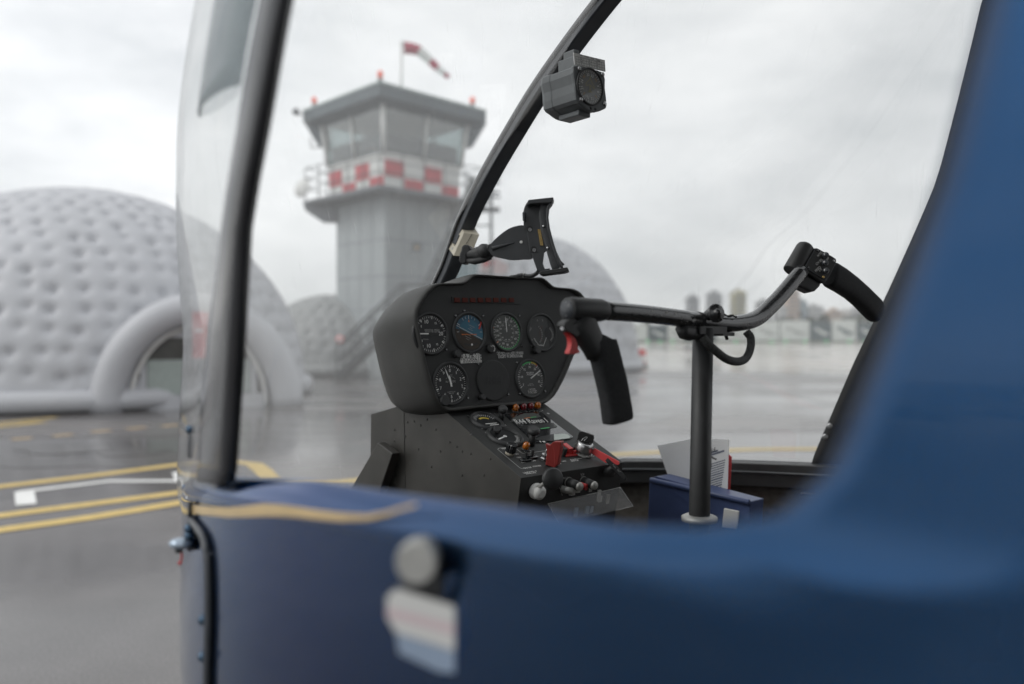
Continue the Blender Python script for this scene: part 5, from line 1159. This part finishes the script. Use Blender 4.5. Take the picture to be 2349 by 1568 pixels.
# advertising boards along the far edge
bd = [(1450, 1485, 742, 783, 'tower_white', 0), (1487, 1530, 745, 783, 'tower_dark', 1), (1532, 1568, 742, 783, 'placard', 2), (1572, 1640, 744, 783, 'tower_dark', 1), (1644, 1722, 741, 782, 'placard', 2), (1727, 1786, 736, 782, 'tower_white', 3), (1790, 1856, 735, 780, 'tower_white', 3), (1859, 1906, 737, 780, 'tower_dark', 1), (1909, 1963, 733, 778, 'tower_white', 4), (1967, 2010, 740, 778, 'tower_dark', 1), (2014, 2080, 738, 778, 'tower_white', 3), (2084, 2150, 740, 778, 'placard', 2)]
DB = 178; desc = {'tower_white': 'white', 'tower_dark': 'black', 'placard': 'grey'}
for k, (x0, x1, y0, y1, m, st_) in enumerate(bd):
    p0, p1 = P(x0, y0, DB), P(x1, y0, DB); g = MB(); h_ = p0.z
    where = 'leftmost' if k == 0 else 'rightmost' if k == 11 else ['', 'second', 'third', 'fourth', 'fifth', 'sixth', 'seventh', 'eighth', 'ninth', 'tenth', 'eleventh'][k]+' from the left'
    r = empty('advertising_board', ((p0.x+p1.x)/2, DB, 0), f'{desc[m]} advertising board on the far field edge, {where} in the row', 'board', 'advertising boards along the far edge of the field')
    g.box(((p0.x+p1.x)/2, DB, h_/2+.15), ((p1.x-p0.x)/2, 0, 0), (0, .15, 0), (0, 0, h_/2-.15), m); g.build('panel', r)
    g = MB(); W_ = p1.x-p0.x
    for j in range(3 if st_ else 1):
        cx_ = lerp(p0.x, p1.x, .3+.2*j); g.box((cx_, DB-.17, h_*(.62-.12*j)), (W_*.10*(1+.4*j), 0, 0), (0, .01, 0), (0, 0, h_*.06), 'tower_white' if m == 'tower_dark' else 'grey_ink' if st_ != 4 else 'tower_dark')
    g.build('print', r)
# far trees, city blocks, masts
mat('far_leaf', (.045, .055, .035), .9, var=.5, vscale=.2)
b = MB()
for k in range(420):
    x = random.uniform(-60, 190); y = random.uniform(205, 240); h_ = random.uniform(2, 6.0)*(1.25 if 60 < x < 110 else .9)
    for j in range(5):
        c = V((x+random.gauss(0, 1.4), y+random.gauss(0, 1), random.uniform(.2, 1)*h_)); r = random.uniform(.7, 1.9)
        a, e = V((random.gauss(0, 1), random.gauss(0, 1), random.gauss(0, 1))).normalized()*r, V((random.gauss(0, 1), random.gauss(0, 1), random.gauss(0, 1))).normalized()*r
        b.add([c-a, c+e, c+a, c-e], [(0, 1, 2, 3)], 'far_leaf'); b.add([c-a+UP*r*.5, c+UP*r, c+a-UP*r*.3], [(0, 1, 2)], 'far_leaf')
tag(b.build('far_wood', None, origin=(60, 220, 0)), 'distant dark wood and scrub behind the advertising boards', 'wood', kind='stuff')
mat('block_grey', (.22, .23, .24), .8, var=.1, vscale=.05); mat('block_peach', (.45, .30, .20), .8, var=.1, vscale=.05); mat('block_yellow', (.42, .38, .22), .8, var=.1, vscale=.05); mat('block_white', (.5, .5, .49), .8, var=.1, vscale=.05); mat('block_blue', (.20, .29, .34), .8, var=.1, vscale=.05); mat('block_window', (.08, .09, .1), .3)
bl_ = [(1581, 1604, 680, 'block_grey', 'grey tower block, first from the left on the skyline'), (1629, 1656, 671, 'block_grey', 'taller grey tower block on the skyline right of the control post'), (1686, 1712, 668, 'block_yellow', 'yellowish tower block on the skyline'), (1745, 1768, 690, 'block_grey', 'grey block on the skyline behind the bent control bar'), (1786, 1806, 700, 'block_white', 'low white block beside the peach tower block'), (1808, 1834, 663, 'block_peach', 'peach coloured tower block on the skyline'), (1837, 1852, 690, 'block_blue', 'narrow blue-grey block right of the peach tower block'), (1858, 1890, 702, 'block_white', 'broad white block on the skyline above the dark wood'), (1905, 1935, 712, 'block_peach', 'low peach block at the right end of the skyline'), (1950, 2000, 708, 'block_white', 'white block on the skyline below the right hand grip')]
DC = 620
for x0, x1, yt, m, lb in bl_:
    p0, p1 = P(x0, yt, DC), P(x1, yt, DC); r = empty('tower_block', ((p0.x+p1.x)/2, DC, 0), lb, 'building', 'tower blocks on the skyline'); g = MB()
    wx = (p1.x-p0.x)/2; cx_ = (p0.x+p1.x)/2; g.abox(cx_-wx, cx_+wx, DC, DC+14, 0, p0.z, m); g.abox(cx_-wx*.4, cx_+wx*.3, DC+3, DC+9, p0.z, p0.z+2.2, m); g.build('wall', r)
    g = MB()
    for z in np.arange(3, p0.z-2, 3.1): g.abox(cx_-wx*.88, cx_+wx*.88, DC-.15, DC-.02, z, z+1.3, 'block_window')
    g.build('window_band', r)
for px, yt in ((1932, 650), (1790, 690), (2032, 700)):
    g = MB(); p = P(px, yt, 300); g.tube([V((p.x, p.y, 0)), V((p.x, p.y, p.z))], [.22, .07], 'tower_white', 8); g.box((p.x, p.y, p.z), (1.2, 0, 0), (0, .2, 0), (0, 0, .15), 'deck_grey')
    tag(g.build('lamp_mast', None), {1932: 'tallest thin pale floodlight mast, above the right hand grip', 1790: 'thin mast on the horizon seen below the bent control bar', 2032: 'thin mast at the right, behind the blue door post'}[px], 'mast', 'masts beyond the field')
# runway edge lights
first = None
for k, (x, y) in enumerate([(1486, 1040), (1514, 1041), (1543, 1050), (1688, 1005), (1770, 1010), (1802, 990), (1847, 990), (1895, 985), (1948, 985), (1985, 985), (2060, 985)]):
    py = 508.1+y*.27812 if x < 1600 else 784+(y-990)*.1; p = P(x, py, 140)
    if first is None:
        first = empty('runway_light', (p.x, 140, 0), 'x', 'light', 'green edge lights along the far side of the field'); g = MB(); o_ = V((p.x, 140, 0)); g.tube([o_, o_+UP*.25], .06, 'deck_grey', 8); g.build('stem', first); g = MB(); g.ball(o_+UP*.38, .12, 'green_glow'); g.build('lamp', first); kids = list(first.children); r = first
    else:
        r = first.copy(); COL.objects.link(r); r.location = (p.x, 140, 0)
        for c in kids: q = c.copy(); COL.objects.link(q); q.parent = r
    r['label'] = 'small green light at the far field edge, '+['leftmost of the row', 'second from the left', 'third from the left', 'fourth from the left, right of the post', 'fifth from the left', 'sixth from the left', 'seventh from the left', 'eighth from the left', 'ninth from the left', 'tenth from the left', 'rightmost, behind the blue door post'][k]

hz = bpy.data.materials.new('haze_air'); hz.use_nodes = True; t = hz.node_tree; t.nodes.clear()
o_ = t.nodes.new('ShaderNodeOutputMaterial'); v_ = t.nodes.new('ShaderNodeVolumePrincipled'); v_.inputs['Color'].default_value = (.99, .995, 1, 1); v_.inputs['Density'].default_value = .00045; v_.inputs['Anisotropy'].default_value = .2
t.links.new(v_.outputs[0], o_.inputs['Volume']); M['haze_air'] = hz
b = MB(); b.abox(-420, 620, -120, 720, -1.0, 75, 'haze_air'); tag(b.build('haze', None, origin=(0, 0, 0)), 'thin pale damp air over the whole field', 'haze', kind='stuff')

mat('joint_seal', (.05, .048, .046), .5)
for k, x in enumerate((-16, -8.2, -.4, 7.4, 15.2, 23)):
    structure('slab_joint', stripe([(x, 11), (x-3, 60)], .035, 'joint_seal', .0042))
for y in (12.5, 20, 27.5, 35): structure('slab_joint', stripe([(-40, y-3), (50, y+3)], .035, 'joint_seal', .0044))
